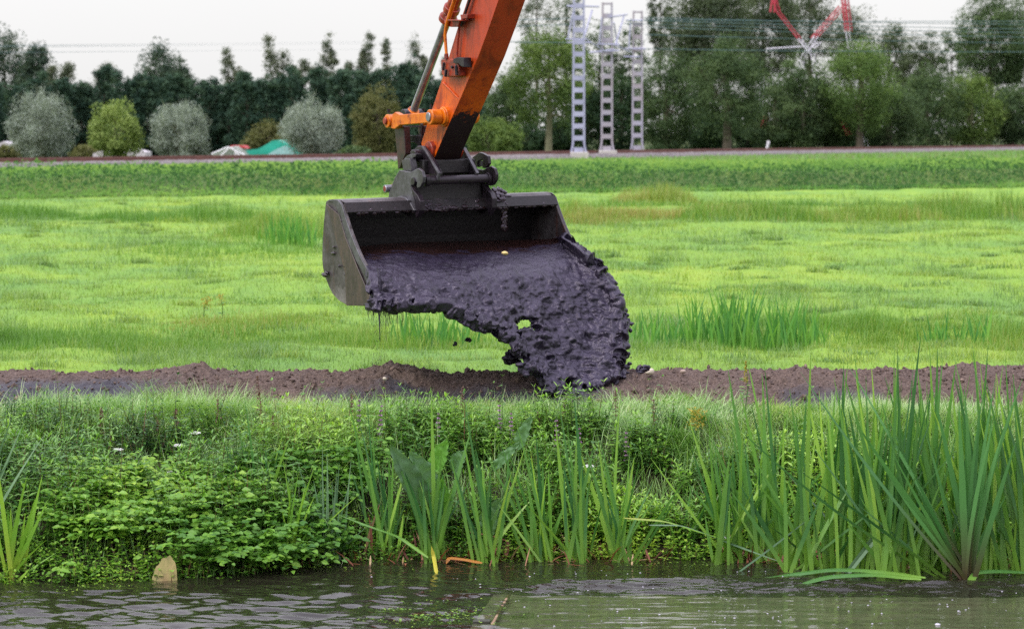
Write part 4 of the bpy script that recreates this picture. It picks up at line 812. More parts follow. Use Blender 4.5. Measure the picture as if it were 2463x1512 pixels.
v_.blades(np.stack([x, y, np.full(n_, .0)], 1), rnd(n_, 0, 6.28), rnd(n_, .5, 1.5), rnd(n_, 0, .8), rnd(n_, .05, .26), rnd(n_, .008, .02), rnd(n_)**1.5, seg=3, shape='iris')
tag(v_.build('dead_leaf_litter', lm_brown), 'red brown dead leaves matted at the foot of the iris stands', 'leaf litter', kind='stuff')
# reeds in the field ditch (behind)
lm_reed = leafmat('field_reed', [(0, (.06, .2, .05)), (.5, (.10, .28, .05)), (1, (.18, .38, .06))], trans=.3, base=(.16, .34, .05))
def reedclump(u, d, hu, vtop, cnt, label):
    x0 = X(u, d); b = np.array([x0, d, float(ground_z(x0, d))]); H = P(u, vtop, d)[2]-b[2]; w_ = hu/FP*d; v_ = Veg()
    x = x0+np.clip(rng.normal(0, .5, cnt), -1, 1)*w_; y = d+rng.normal(0, .22, cnt)
    v_.blades(np.stack([x, y, ground_z(x, y)-.03], 1), np.where(rnd(cnt) < .5, 0, math.pi)+rng.normal(0, .4, cnt), rnd(cnt, 0, .22), rnd(cnt, -.05, .35), H*rnd(cnt, .45, 1.08)*(1-.35*((x-x0)/w_)**2), rnd(cnt, .014, .028), rnd(cnt), seg=6, shape='iris', face=rnd(cnt, -.8, .8))
    o = v_.build('reed_clump', lm_reed); place(o, b); tag(o, label, 'plant')
for a_ in [(1585, 24.6, 75, 725, 60, 'reeds in the field just right of the falling mud'), (1680, 24.9, 70, 700, 70, 'reeds in the field ditch with tips left of the tallest group'), (1770, 24.8, 75, 672, 110, 'densest and tallest reeds in the field, middle of the reed patch'), (1880, 25.0, 70, 700, 60, 'reeds in the field right of the tallest reed group'), (1955, 24.9, 35, 715, 22, 'few thin reeds at the right end of the field reed patch'),
           (2270, 25.4, 60, 745, 42, 'sparse reeds in the field ditch toward the right edge'), (2360, 25.0, 40, 730, 20, 'thin reeds in the field ditch left of the right edge'), (990, 25.2, 60, 730, 42, 'reeds in the field seen under the bucket'), (1070, 25.2, 50, 725, 36, 'reeds in the field seen under the spilling mud edge'), (1120, 25.4, 40, 760, 20, 'few reeds in the field just left of the falling mud'), (700, 46, 80, 492, 120, 'dark rush tuft in the far field left of the bucket')]: reedclump(*a_)

# dock leaves
lm_dock = leafmat('dock_leaf', [(0, (.11, .21, .11)), (.5, (.13, .26, .11)), (1, (.15, .36, .06))], trans=.3, rough=.4)
def bigleaf(u0, v0, u1, v1, d, w, r, curl=.25, name='leaf', parent=None):
    p0, p1 = P(u0, v0, d+.1), P(u1, v1, d-.12); D = unit((p1-p0)[None])[0]; Ln = np.linalg.norm(p1-p0); N_ = unit(np.array([[rng.uniform(-.2, .2), -1, .45]]))[0]; S = unit(np.cross(D, N_)[None])[0]; N_ = np.cross(S, D)
    nu, nv_ = 26, 13; t = np.linspace(0, 1, nu)[:, None]; s_ = np.linspace(-1, 1, nv_)[None, :]
    W = w*np.sin(np.pi*np.clip(t, 0, 1)**.75)**.7*(1+.06*np.sin(t*23+s_*2))
    q = p0+D*(Ln*t)[..., None]+S*(W*s_*.5)[..., None]+N_*(np.abs(s_)**1.3*w*curl*.4-.12*Ln*(t-.5)**2*2+.012*np.sin(t*40)*np.abs(s_)+.006*np.cos(t*18+np.abs(s_)*4))[..., None]
    id_ = np.arange(nu*nv_).reshape(nu, nv_); F_ = np.stack([id_[:-1, :-1], id_[1:, :-1], id_[1:, 1:], id_[:-1, 1:]], -1).reshape(-1, 4)
    return npmesh(name, q.reshape(-1, 3), F_, lm_dock, parent, {'rnd': np.full(nu*nv_, r), 'tt': np.broadcast_to(t, (nu, nv_))}, smooth=True)
root = empty('dock_plant', tuple(P(1060, 1260, 16.95)), label='dock plant with large grey green leaves behind the central iris clumps', cat='plant')
for a_ in [(1030, 1215, 940, 1072, 16.85, .16, .1), (1050, 1180, 985, 1085, 16.95, .15, .25), (1040, 1130, 1075, 1060, 17.15, .14, .95), (1085, 1130, 1120, 1085, 17.1, .13, .3), (1075, 1250, 1062, 1150, 16.9, .1, 1.0), (1160, 1290, 1200, 1200, 16.9, .15, .35)]: bigleaf(*a_, parent=root)
root = empty('dock_plant', tuple(P(1210, 1190, 17.2)), label='dock plant with narrow upright leaf right of the larger one', cat='plant')
for a_ in [(1240, 1080, 1278, 1000, 17.2, .1, .3), (1180, 1130, 1250, 1062, 17.15, .08, .4)]: bigleaf(*a_, parent=root)
b = MB(); b.tube([P(1205, 1200, 17.15), P(1235, 1100, 17.2), P(1245, 1075, 17.2)], [.008, .006, .004], 6); b.build('stem', lm_stem, root)
# fallen yellow leaf at the waterline
c0 = onz(392, 1398, 0); nn_ = 20; th = np.linspace(0, math.pi, nn_)
Vl = []; 
for i in range(nn_):
    for j in range(7):
        s_ = j/6; Vl.append(c0+np.array([-.085*math.cos(th[i])*s_+.01, .03*s_*math.sin(th[i]), .17*math.sin(th[i])**.8*s_*(1.0+.3*math.cos(th[i])*-1)+.008*math.sin(i*1.7)*s_-.01]))
idl = np.arange(nn_*7).reshape(nn_, 7); Fl = np.stack([idl[:-1, :-1], idl[1:, :-1], idl[1:, 1:], idl[:-1, 1:]], -1).reshape(-1, 4)
o = npmesh('lily_leaf', Vl, Fl, leafmat('yellowing_leaf', [(0, (.36, .33, .12)), (1, (.46, .36, .16))], base=(.30, .20, .10), trans=.2), None, {'rnd': rnd(nn_*7), 'tt': np.tile(np.linspace(0, 1, 7), nn_)}, smooth=True); place(o, c0); tag(o, 'yellowing round leaf standing half out of the water at left', 'leaf')

# flower stalks
lm_fl = {k: leafmat(k+'_flower', [(0, a_), (1, b_)], trans=.2, rough=.6) for k, a_, b_ in [('mauve', (.30, .17, .30), (.52, .34, .52)), ('brown', (.10, .055, .045), (.24, .15, .11)), ('white', (.6, .6, .6), (.75, .75, .75)), ('yellow', (.30, .24, .03), (.42, .36, .05))]}
def stalk(u, vb, vt, d, kind, label, dens=1, hw=.02, frac=.45, cat='plant', name='flower_stalk', bush=False):
    p0, p1 = P(u, vb, d), P(u+rng.uniform(-14, 14), vt, d); root = empty(name, tuple(p0), label=label, cat=cat)
    hw = hw*(1.7 if kind == 'brown' else 1); b = MB(); mid = (p0+p1)/2+np.array([rng.uniform(-.02, .02), 0, 0]); b.tube([p0, mid, p1], [.005, .004, .002], 6); b.build('stem', lm_stem if kind != 'brown' else lm_brown, root)
    n_ = int((230 if kind != 'brown' else 95)*dens); t = rnd(n_, 1-frac, 1.0) if not bush else 1-frac*rnd(n_)**1.5
    lay = (np.floor(t*14)/14 if kind == 'mauve' else t); w_ = hw*(1.2-.8*(t-(1-frac))/frac) if not bush else hw*2.2*np.ones(n_)
    c = p0+(p1-p0)*lay[:, None]+sph(n_)*np.array([1, 1, .35])*(w_*rnd(n_, .3, 1))[:, None]
    v_ = Veg(); v_.quads(c, sph(n_), rnd(n_, .009, .02), rnd(n_), .7); v_.build('flower_head', lm_fl[kind], root)
    n_ = 14; t = rnd(n_, .15, 1-frac*.7); a = rnd(n_, 0, 6.28); v_ = Veg(); v_.leaves(p0+(p1-p0)*t[:, None], np.stack([np.cos(a), np.sin(a), 0*a+.3], 1), np.tile([0, -.3, 1.], (n_, 1)), .06, .02, rnd(n_, .2, .8)); v_.build('leaf', lm_herb, root)['kind'] = 'stuff'
for (u, vb, vt, d, k_, lab, de) in [(860, 1120, 950, 18.0, 'mauve', 'mauve woundwort spike nearest the left of the purple flower group', 1.2), (905, 1120, 965, 17.9, 'mauve', 'mauve woundwort spike, brightest of the purple group', 1.2), (838, 1110, 945, 18.1, 'brown', 'dark seed spike beside the mauve flowers', 1.2), (1050, 1130, 985, 17.9, 'mauve', 'mauve flower spike above the dock leaves', .8),
        (1205, 1110, 965, 18, 'mauve', 'mauve flower spike left of the narrow dock leaf', .8), (1228, 1120, 985, 17.9, 'mauve', 'mauve flower spike just above the narrow dock leaf', .8), (1345, 1160, 1000, 17.8, 'mauve', 'mauve flower spike behind the central iris clumps', .7), (1395, 1170, 1020, 17.8, 'mauve', 'pale mauve flower spike behind the iris tips', .7), (1508, 1180, 1030, 17.8, 'mauve', 'mauve flower spike right of the tall upright iris blade', .9),
        (1475, 1080, 935, 18.2, 'brown', 'rusty dock seed stalk at the foot of the falling mud', 1.2), (1345, 1090, 960, 18.2, 'brown', 'thin brown seed stalk left of the rusty one', .8), (1580, 1110, 960, 18.2, 'brown', 'brown dry seed stalk on the grassy brow', 1.0),
        (630, 1130, 905, 18.0, 'brown', 'tall dry thistle stalk in front of the soil ridge at left', 1.3), (660, 1120, 1000, 17.8, 'brown', 'brown thistle heads left of the straw tussock', 1.5), (428, 1130, 985, 17.8, 'brown', 'dark seed spike in the upper left herbs, tallest of them', 1.6), (245, 1120, 980, 17.9, 'brown', 'brown seed spike at the left above the dark hollow', 1.3), (372, 1130, 1010, 17.8, 'brown', 'short seed spike left of the tallest dark one', 1.2), (520, 1140, 960, 17.9, 'brown', 'leaning dry stalk right of the dark seed spike', .8), (345, 1140, 1030, 17.8, 'brown', 'small rusty spike above the parsnip leaves', 1.0),
        (1792, 985, 868, 18.3, 'yellow', 'small brown yellow seed head against the green field at right', .5), (1300, 1100, 990, 18.1, 'brown', 'faint dry stalk near the narrow dock leaf', .6), (1105, 1080, 930, 18.2, 'brown', 'reddish branching stalk rising over the brow in the centre', .6)]: stalk(u, vb, vt, d, k_, lab, de)
stalk(1668, 1060, 985, 18.0, 'yellow', 'yellow and rust flower tuft on the grassy brow at right', 1.3, .04, .6, bush=True)
stalk(490, 762, 716, 27.5, 'yellow', 'yellow ragwort in the field left of the bucket', 1, .035, .5, bush=True)
stalk(535, 765, 708, 28, 'yellow', 'thin yellow ragwort in the field nearest the bucket', .5, .025, .5, bush=True)
for k, (u, v, d) in enumerate([(285, 1080, 17.4), (428, 1070, 17.4), (415, 1135, 17.2), (82, 1102, 17.3), (470, 1040, 17.6), (545, 1145, 17.2), (1415, 1120, 17.2), (1745, 1290, 16.8)]):
    n_ = 60; c = P(u, v, d); v_ = Veg(); v_.quads(c+sph(n_)*np.array([.035, .02, .008]), unit(sph(n_)+np.array([0, -1, 1.5])), rnd(n_, .008, .014), rnd(n_), .9)
    v_.blades(np.array([c-np.array([0, 0, .2])]), np.array([0.]), 0, 0, .2, .005, np.array([.5]), seg=2); o = v_.build('white_flower', lm_fl['white']); place(o, c); tag(o, 'small white flower cluster among the bank herbs', 'flower', 'white flower clusters scattered in the bank herbs')

# ------------------------------------------------------------------ water and pontoon
WX = np.linspace(-4.6, 5.2, 760); WY = np.concatenate([np.linspace(13.2, 17.2, 430)])
wx, wy = np.meshgrid(WX, WY, indexing='ij')
rot = lambda a: (wx*math.cos(a)+wy*math.sin(a), -wx*math.sin(a)+wy*math.cos(a))
wu = U(wx, wy); wv = HZ+FP*3/wy
calm = ss(wu, 1150, 1350)*ss(wv, 1425, 1450)
edgec = ss(-wv, -1440, -1400)
ampw = (1-.85*calm)*(1-.55*edgec)*(.6+.4*ss(-wu, -1250, -1000)+0)
p_, q_ = rot(.15); p2, q2 = rot(-.2)
w1 = 1-np.abs(2*fbm(p_*2.0, q_*4.2, 141, 2)-1)**1.3; w2 = 1-np.abs(2*fbm(p2*4.5, q2*10, 145, 2)-1)**1.3; w3 = fbm(wx*22, wy*40, 147, 2)
wz = ((w1-.6)*.036+(w2-.6)*.020+(w3-.5)*.0010)*ampw
ridge = np.exp(-((wv-1412-10*(fbm(wx*1.5, 0*wx, 149)-.5)*4)/9)**2)*ss(wu, 1180, 1330)*(.35+1.1*fbm(wx*2.5, wy*6, 151, 3))
ripp = (fbm(wx*3.2, wy*14, 153, 3)-.5)*ss(wu, 1180, 1330)
strip_ = np.exp(-((wv-1422)/18)**2)
wz = wz+ridge*.02+ripp*(.008+.045*strip_)+(w2-.6)*.006*strip_*ss(wu, 1100, 1300)
wz = wz*ss(-(wy), -17.15, -16.9)
idw = np.arange(wx.size).reshape(wx.shape); Fw = np.stack([idw[:-1, :-1], idw[1:, :-1], idw[1:, 1:], idw[:-1, 1:]], -1).reshape(-1, 4)
# one sheet: join coarse skirts round the fine patch
Vw = [np.stack([wx, wy, wz], -1).reshape(-1, 3)]; base_n = wx.size
sk = np.array([(-400, 3), (-4.6, 3), (5.2, 3), (400, 3), (-400, 13.2), (-4.6, 13.2), (5.2, 13.2), (400, 13.2), (-400, 17.2), (-4.6, 17.2), (5.2, 17.2), (400, 17.2)])
Vw.append(np.column_stack([sk, np.zeros(12)])); B_ = base_n
Fs = np.array([[0, 1, 5, 4], [1, 2, 6, 5], [2, 3, 7, 6], [4, 5, 9, 8], [6, 7, 11, 10]])+B_
m, n = mat_new('canal_water')
fr = node(n, 'ShaderNodeFresnel'); fr.inputs[0].default_value = 1.42
gl = node(n, 'ShaderNodeBsdfGlossy'); gl.inputs['Roughness'].default_value = .03; gl.inputs[0].default_value = (1, 1, 1, 1); tp_ = node(n, 'ShaderNodeBsdfTransparent'); tp_.inputs[0].default_value = (.66, .66, .52, 1)
bp = node(n, 'ShaderNodeBump'); bp.inputs['Strength'].default_value = .06; bp.inputs['Distance'].default_value = .008
n.links.new(noise(n, 1, 4, .6, stretch(n, 14, 40, 1)), bp.inputs['Height'])
df = node(n, 'ShaderNodeBsdfDiffuse'); df.inputs[0].default_value = (.05, .047, .03, 1)
mq = node(n, 'ShaderNodeMixShader'); mq.inputs[0].default_value = .30; n.links.new(tp_.outputs[0], mq.inputs[1]); n.links.new(df.outputs[0], mq.inputs[2])
mf = node(n, 'ShaderNodeMixShader'); n.links.new(bp.outputs[0], fr.inputs['Normal']); n.links.new(bp.outputs[0], gl.inputs['Normal'])
n.links.new(fr.outputs[0], mf.inputs[0]); n.links.new(mq.outputs[0], mf.inputs[1]); n.links.new(gl.outputs[0], mf.inputs[2])
oo = node(n, 'ShaderNodeOutputMaterial'); n.links.new(mf.outputs[0], oo.inputs[0])
tag(npmesh('water', np.concatenate(Vw), [np.concatenate([Fw, Fs])], m, smooth=True), kind='structure')
# green pontoon deck just under the surface
m, n = mat_new('green_deck'); c = ramp(n, noise(n, 1, 6, .75, stretch(n, 1.6, 4, 1)), [(.3, (.20, .27, .18)), (.5, (.38, .44, .33)), (.7, (.55, .58, .50))])
finish(m, n, c, .6, 0, .4, noise(n, 12, 4), .3, .01)
root = empty('pontoon', tuple(onz(1700, 1480, -.05)), label='green steel pontoon deck awash just under the water in the lower right corner', cat='pontoon')
def deckpoly(pts, z, th, name, mat):
    b = MB(); b.prism([onz(u, v, z) for u, v in pts], np.array([0, 0, -th])); return b.build(name, mat, root, .004)
deckpoly([(1228, 1428)]+[(1228+k*28, 1429+k*.13+rng.uniform(-1, 4)) for k in range(1, 60)]+[(3300, 1800), (1020, 1800)], -.035, .5, 'deck', m)
deckpoly([(1186, 1428), (1219, 1428), (1006, 1800), (930, 1800)], -.012, .5, 'side_strip', m)
deckpoly([(1219.5, 1428), (1226, 1428), (1018, 1800), (1008, 1800)], .004, .3, 'seam', paint('rusty_seam', (.16, .08, .05), (.3, .22, .12), .8, 0, 20))
deckpoly([(1140, 1487), (1180, 1487), (1177, 1492), (1136, 1492)], .008, .02, 'slot_cover', paint('dark_slot', (.02, .025, .015), (.05, .05, .03)))
# duckweed and scum
v_ = Veg(); n_ = 5200; x = rnd(n_, -4, 4.5); y = shore(x)-np.abs(rng.normal(0, .22, n_))+.05; k = fbm(x*2.2, y*5, 161, 2) > .5; x, y = x[k], y[k]
e_ = 900; xe = X(1010, 15)+rng.normal(0, .2, e_); ye = 14.95+rng.normal(0, .16, e_); x = np.concatenate([x, xe]); y = np.concatenate([y, ye]); n_ = len(x)
v_.quads(np.stack([x, y, np.full(n_, .012)], 1), unit(np.tile([0, 0, 1.], (n_, 1))+rng.normal(0, .12, (n_, 3))), rnd(n_, .008, .022), rnd(n_), .8)
tag(v_.build('duckweed', lm_cress), 'flecks of duckweed floating along the waterline', 'duckweed', kind='stuff')
rb = np.random.default_rng(5); bc_, bs_ = [], []
for k in range(190):
    if k < 70: uu, vv_ = rb.uniform(1240, 2500), rb.uniform(1440, 1515)
    elif k < 110: uu, vv_ = rb.uniform(-40, 1150), rb.uniform(1385, 1470)
    else: uu, vv_ = rb.uniform(1000, 2500), rb.uniform(1370, 1430)
    r0_ = rb.uniform(.002, .006)*(1 if k else 3.5); bc_.append(onz(uu, vv_, .004)); bs_.append((r0_*1.3, r0_*1.3, r0_*.6))
Vf, Ff = blobs(bc_, bs_, 2)
tag(npmesh('foam_bubbles', Vf, Ff, paint('foam', (.4, .39, .44), (.55, .53, .6), .2), smooth=True), 'small pale foam bubbles scattered on the canal water', 'bubbles', kind='stuff')
n_ = 9; v_ = Veg(); c = onz(1250, 1468+0, .0); x = c[0]+rng.normal(0, .06, 60); y = c[1]-.05+rng.normal(0, .03, 60); v_.blades(np.stack([x, y, np.full(60, -.03)], 1), rnd(60, 0, 6.3), rnd(60, .2, 1), .4, .04, .006, rnd(60), seg=2)
o = v_.build('water_weed', lm_cress); place(o, c); tag(o, 'small tuft of green weed lying on the awash pontoon deck', 'weed')

# ------------------------------------------------------------------ excavator arm with ditching bucket
A0 = P(783, 483, 20.0); av = np.array([.866, .5, .018]); av /= np.linalg.norm(av); pv = np.array([.5, -.866, 0])
O_ = np.array([0, 0, CAMH])
def on(w, u, v):
    r = ray(u, v); t = ((A0+av*w-O_)@av)/(r@av); return O_+r*t
def zA(x, y): return (897.6+x*.21203, 224.4+y*.21203)
def zB(x, y): return (993.8+x*.19082, y*.19082)
def z2(x, y): return (737.3+x*.38163, 416.7+y*.38163)
# anchor correction: A0's plane must pass through the pixel
def plate(b, pts, w0, w1): b.prism([on(w0, u, v) for u, v in pts], av*(w1-w0))
def cyl(b, u, v, w0, w1, r, n=28, wref=None):
    c = on(w0 if wref is None else wref, u, v); c = c+av*(w0-(w0 if wref is None else wref)); b.tube([c, c+av*(w1-w0)], r, n)
# materials
m, n = mat_new('orange_paint')
geo = node(n, 'ShaderNodeNewGeometry'); sep = node(n, 'ShaderNodeSeparateXYZ'); n.links.new(geo.outputs['Position'], sep.inputs[0])
oc = ramp(n, noise(n, 3.5, 5, .6), [(.3, (.48, .060, .003)), (.55, (.70, .115, .003)), (.75, (.80, .17, .005))])
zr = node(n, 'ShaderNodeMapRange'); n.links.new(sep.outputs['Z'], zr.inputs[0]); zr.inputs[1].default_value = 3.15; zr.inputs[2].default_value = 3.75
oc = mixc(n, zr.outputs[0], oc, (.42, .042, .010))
sc1 = ramp(n, noise(n, 10, 8, .75, stretch(n, 1.5, 1.5, .6)), [(.60, (0, 0, 0)), (.70, (1, 1, 1))]); oc = mixc(n, sc1, oc, (.16, .03, .012))
stn = ramp(n, noise(n, 2.6, 7, .75, stretch(n, 2.2, 2.2, .8), .8), [(.46, (0, 0, 0)), (.62, (.85, .85, .85))]); oc = mixc(n, stn, oc, (.20, .022, .006))
chp = ramp(n, noise(n, 34, 5, .8), [(.64, (0, 0, 0)), (.67, (1, 1, 1))]); oc = mixc(n, chp, oc, (.05, .016, .01))
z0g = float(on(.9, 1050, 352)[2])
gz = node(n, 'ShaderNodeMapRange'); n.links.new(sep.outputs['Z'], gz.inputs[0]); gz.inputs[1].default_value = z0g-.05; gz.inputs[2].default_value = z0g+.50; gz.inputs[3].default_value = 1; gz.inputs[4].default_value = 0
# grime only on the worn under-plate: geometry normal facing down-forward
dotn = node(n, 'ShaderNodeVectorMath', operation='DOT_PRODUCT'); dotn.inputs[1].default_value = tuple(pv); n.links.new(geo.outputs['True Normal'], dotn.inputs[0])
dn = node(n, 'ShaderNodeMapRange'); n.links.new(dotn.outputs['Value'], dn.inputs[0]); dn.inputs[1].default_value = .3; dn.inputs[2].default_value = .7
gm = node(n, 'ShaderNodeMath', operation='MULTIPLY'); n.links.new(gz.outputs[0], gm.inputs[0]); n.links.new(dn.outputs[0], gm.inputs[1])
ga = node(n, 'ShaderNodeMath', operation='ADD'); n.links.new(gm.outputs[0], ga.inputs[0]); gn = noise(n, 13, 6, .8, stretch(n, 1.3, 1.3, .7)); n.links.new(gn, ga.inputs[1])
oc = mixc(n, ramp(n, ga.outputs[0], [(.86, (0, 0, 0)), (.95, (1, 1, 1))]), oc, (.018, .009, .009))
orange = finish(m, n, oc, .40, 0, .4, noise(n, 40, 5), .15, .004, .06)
m, n = mat_new('worn_orange_paint'); oc2 = ramp(n, noise(n, 14, 6, .7), [(.32, (.16, .03, .008)), (.46, (.60, .13, .004)), (.75, (.76, .24, .01))])
orange2 = finish(m, n, oc2, .4, 0, .4, noise(n, 60, 4), .25, .004, .05)
m, n = mat_new('red_brown_paint'); redb = finish(m, n, ramp(n, noise(n, 20, 5, .7), [(.35, (.10, .015, .01)), (.6, (.34, .04, .015)), (.8, (.5, .10, .02))]), .4, 0, .5, noise(n, 60, 4), .3, .004)
m, n = mat_new('black_steel'); blk = finish(m, n, ramp(n, noise(n, 16, 6, .7), [(.35, (.010, .007, .010)), (.6, (.026, .019, .026)), (.8, (.06, .042, .045))]), .34, .1, .34, noise(n, 50, 5), .3, .006)
m, n = mat_new('dark_rusty_steel'); dkred = finish(m, n, ramp(n, noise(n, 14, 6, .7), [(.35, (.012, .008, .01)), (.6, (.045, .016, .016)), (.8, (.09, .03, .025))]), .4, .1, .5, noise(n, 50, 5), .3, .006)
m, n = mat_new('grey_worn_steel'); gst = finish(m, n, ramp(n, noise(n, 9, 6, .7), [(.3, (.025, .02, .024)), (.5, (.065, .062, .07)), (.75, (.13, .13, .145))]), .38, .1, .4, noise(n, 40, 5), .25, .006)
m, n = mat_new('chrome'); chrome = finish(m, n, ramp(n, noise(n, 12, 4), [(.35, (.16, .16, .18)), (.6, (.30, .30, .34))]), .25, .6)
m, n = mat_new('bucket_steel')
bc = ramp(n, noise(n, 4.5, 7, .7), [(.25, (.022, .017, .018)), (.45, (.05, .042, .044)), (.62, (.105, .095, .098)), (.72, (.13, .075, .055)), (.85, (.17, .16, .17))])
bc = mixc(n, ramp(n, noise(n, 9, 6, .75, stretch(n, 1, 1, .5)), [(.55, (0, 0, 0)), (.66, (.9, .9, .9))]), bc, (.02, .016, .016))
g_ = node(n, 'ShaderNodeNewGeometry'); sp_ = node(n, 'ShaderNodeSeparateXYZ'); n.links.new(g_.outputs['Position'], sp_.inputs[0])
wr = node(n, 'ShaderNodeMapRange'); n.links.new(sp_.outputs['Z'], wr.inputs[0]); wr.inputs[1].default_value = float(on(0, 800, 660)[2]); wr.inputs[2].default_value = float(on(0, 800, 735)[2]); wr.inputs[3].default_value = 0; wr.inputs[4].default_value = .55
wa_ = node(n, 'ShaderNodeMath', operation='ADD'); n.links.new(wr.outputs[0], wa_.inputs[0]); n.links.new(noise(n, 8, 6, .8), wa_.inputs[1])
bc = mixc(n, ramp(n, wa_.outputs[0], [(.66, (0, 0, 0)), (.92, (.85, .85, .85))]), bc, (.20, .185, .18))
bc = mixc(n, ramp(n, noise(n, 5, 5, .7, stretch(n, 2.5, 2.5, .35)), [(.56, (0, 0, 0)), (.68, (.8, .8, .8))]), bc, (.075, .032, .022))
bsteel = finish(m, n, bc, .42, .05, .32, noise(n, 30, 6), .3, .008)
ex = empty('excavator_arm', tuple(on(.9, 1012, 360)), label='orange excavator arm with a wide black ditching bucket pouring out mud', cat='excavator')
# stick
ridge_ = [(1043, 384), (1072, 316), (1107, 238), (1151, 135), (1178, 61), (1199, 0), (1451, -700)]
left_ = [(1376, -700), (1124, 0), (1100, 67), (1064, 185), (1040, 257), (1012, 345), (1016, 362)]
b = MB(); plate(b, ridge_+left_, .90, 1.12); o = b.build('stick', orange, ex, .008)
stick = o
b = MB(); off = [(u-5, v-2) for u, v in ridge_]; plate(b, ridge_[::1]+off[::-1], .888, 1.132); b.build('edge_plate', orange, ex, .003)
b = MB(); b.tube([on(.895, *zB(375, 1045)), on(.893, *zB(480, 1150)), on(.895, *zB(590, 1262))], .008, 8); b.build('weld_seam', orange, stick)
# tip boss of the stick
b = MB(); cyl(b, 1029, 362, .86, 1.16, .075); b.build('tip_boss', redb, ex, .006)
b = MB(); cyl(b, *zA(785, 268), .868, .91, .083); cyl(b, *zA(770, 268), .85, .87, .07); b.build('link_boss', orange2, ex, .006)
# tipping links
for (w0, side) in ((.765, 0), (1.10, 1)):
    lk = MB(); sh = 0 if not side else w0-.765
    def q(u, v): return on(.765, u, v)+av*sh
    bar = [zA(215, 240), zA(245, 215), zA(300, 245), zA(590, 222), zA(640, 225), zA(640, 330), zA(600, 338), zA(300, 362), zA(240, 408), zA(200, 400)]
    lk.prism([q(*c) for c in bar], av*.045); o = lk.build('tipping_link', orange2, ex, .005)
    b = MB(); c = q(*zA(165, 318)); b.tube([c-av*.012, c+av*.065], .058, 32); b.build('link_eye', orange2, o, .008); b = MB(); c = q(*zA(650, 272)); b.tube([c-av*.012, c+av*.085], .064, 32); b.tube([c+av*.085, c+av*.1], .056, 32); b.build('link_eye', orange2, o, .008)
    b = MB(); c = q(*zA(158, 316)); b.tube([c-av*.03, c+av*.02], .03, 24); b.build('pin', redb, o, .004)
    b = MB(); c = q(*zA(645, 270)); b.tube([c-av*.024, c+av*.02], .038, 24); b.build('pin_head', chrome, o, .004)
    b = MB(); c = q(*zA(175, 225)); b.tube([c, c+[0, 0, .03]], .012, 10); b.tube([c+[0, 0, .02], c+[0, 0, .032]], .017, 10); c = q(*zA(652, 185)); b.tube([c, c+[0, 0, .045]], .009, 10); b.build('grease_nipple', blk, o)
b = MB(); cyl(b, *zA(180, 318), .80, 1.2, .035, wref=.80); b.build('link_pin', blk, ex)
# rod
r0, r1 = on(1.0, *zA(455, 205)), on(1.0, 1077, 47)
b = MB(); b.tube([r0, r1], .034, 32); b.build('piston_rod', chrome, ex)
b = MB(); d_ = unit((r1-r0)[None])[0]; b.tube([r0-d_*.05, r0+d_*.015], [.062, .05], 24); b.build('rod_eye', orange2, ex, .006)
b = MB(); c = on(1.0, *zA(440, 260)); b.tube([c-av*.09, c+av*.09], .06, 28); b.build('rod_eye_barrel', blk, ex, .006)
b = MB(); s0 = on(1.0, 1072, 60); c0 = r1-d_*.02
b.tube([c0, c0+d_*.09], .062, 28); b.tube([c0+d_*.09, c0+d_*2.2], .055, 28); b.build('hydraulic_cylinder', redb, ex, .004)
b = MB(); b.tube([c0-d_*.0, c0+d_*.045], .078, 28); b.tube([c0+d_*.10, c0+d_*.15], .07, 28); b.build('cylinder_gland', redb, ex, .006)
# pipes and valve block on the stick side
b = MB(); b.tube([on(.83, *zB(x_, y_)) for x_, y_ in [(417, 690), (410, 600), (400, 450), (408, 370), (425, 300), (455, 200), (520, 0), (720, -560)]], [.012, .013, .0135, .0145, .0165, .0175, .0175, .0175], 14); b.build('oil_pipe', orange2, ex)
b = MB(); b.tube([on(.87, *zB(x_, y_)) for x_, y_ in [(552, 700), (556, 560), (572, 420), (575, 360), (620, 240), (700, 0), (900, -560)]], .0095, 12); b.build('oil_pipe', redb, ex)
b = MB(); b.tube([on(.87, *zB(x_, y_)) for x_, y_ in [(600, 330), (640, 230), (670, 120), (720, -20), (920, -560)]], .010, 12); b.build('oil_pipe', blk, ex)
b = MB()
plate(b, [zB(x_, y_) for x_, y_ in [(430, 250), (590, 255), (590, 270), (430, 268)]], .80, .90); plate(b, [zB(x_, y_) for x_, y_ in [(395, 215), (425, 205), (428, 262), (585, 262), (560, 345), (470, 345), (415, 330), (385, 285)]], .845, .865); plate(b, [zB(x_, y_) for x_, y_ in [(590, 190), (680, 180), (680, 235), (600, 245)]], .83, .9); b.build('pipe_bracket', redb, ex, .003)
b = MB(); plate(b, [zB(x_, y_) for x_, y_ in [(345, 755), (390, 745), (490, 745), (565, 800), (575, 960), (430, 975), (355, 945)]], .83, .90); vb_ = b.build('valve_block', redb, ex, .006)
b = MB(); plate(b, [zB(x_, y_) for x_, y_ in [(500, 745), (560, 725), (635, 730), (640, 850), (600, 840), (565, 800), (500, 800)]], .81, .88); cyl(b, *zB(475, 850), .81, .84, .012); b.tube([on(.815, *zB(535, 830)), on(.815, *zB(545, 950))], .012, 12); b.tube([on(.815, *zB(385, 790)), on(.815, *zB(375, 890))], .010, 12); b.tube([on(.81, *zB(415, 880)), on(.81, *zB(405, 970))], .012, 12); b.build('fitting', blk, vb_, .003)
b = MB(); b.tube([on(.83, *zB(415, 680)), on(.83, *zB(417, 745))], [.017, .02], 14); b.tube([on(.87, *zB(550, 665)), on(.87, *zB(553, 735))], .013, 6); b.build('pipe_nut', redb, vb_)
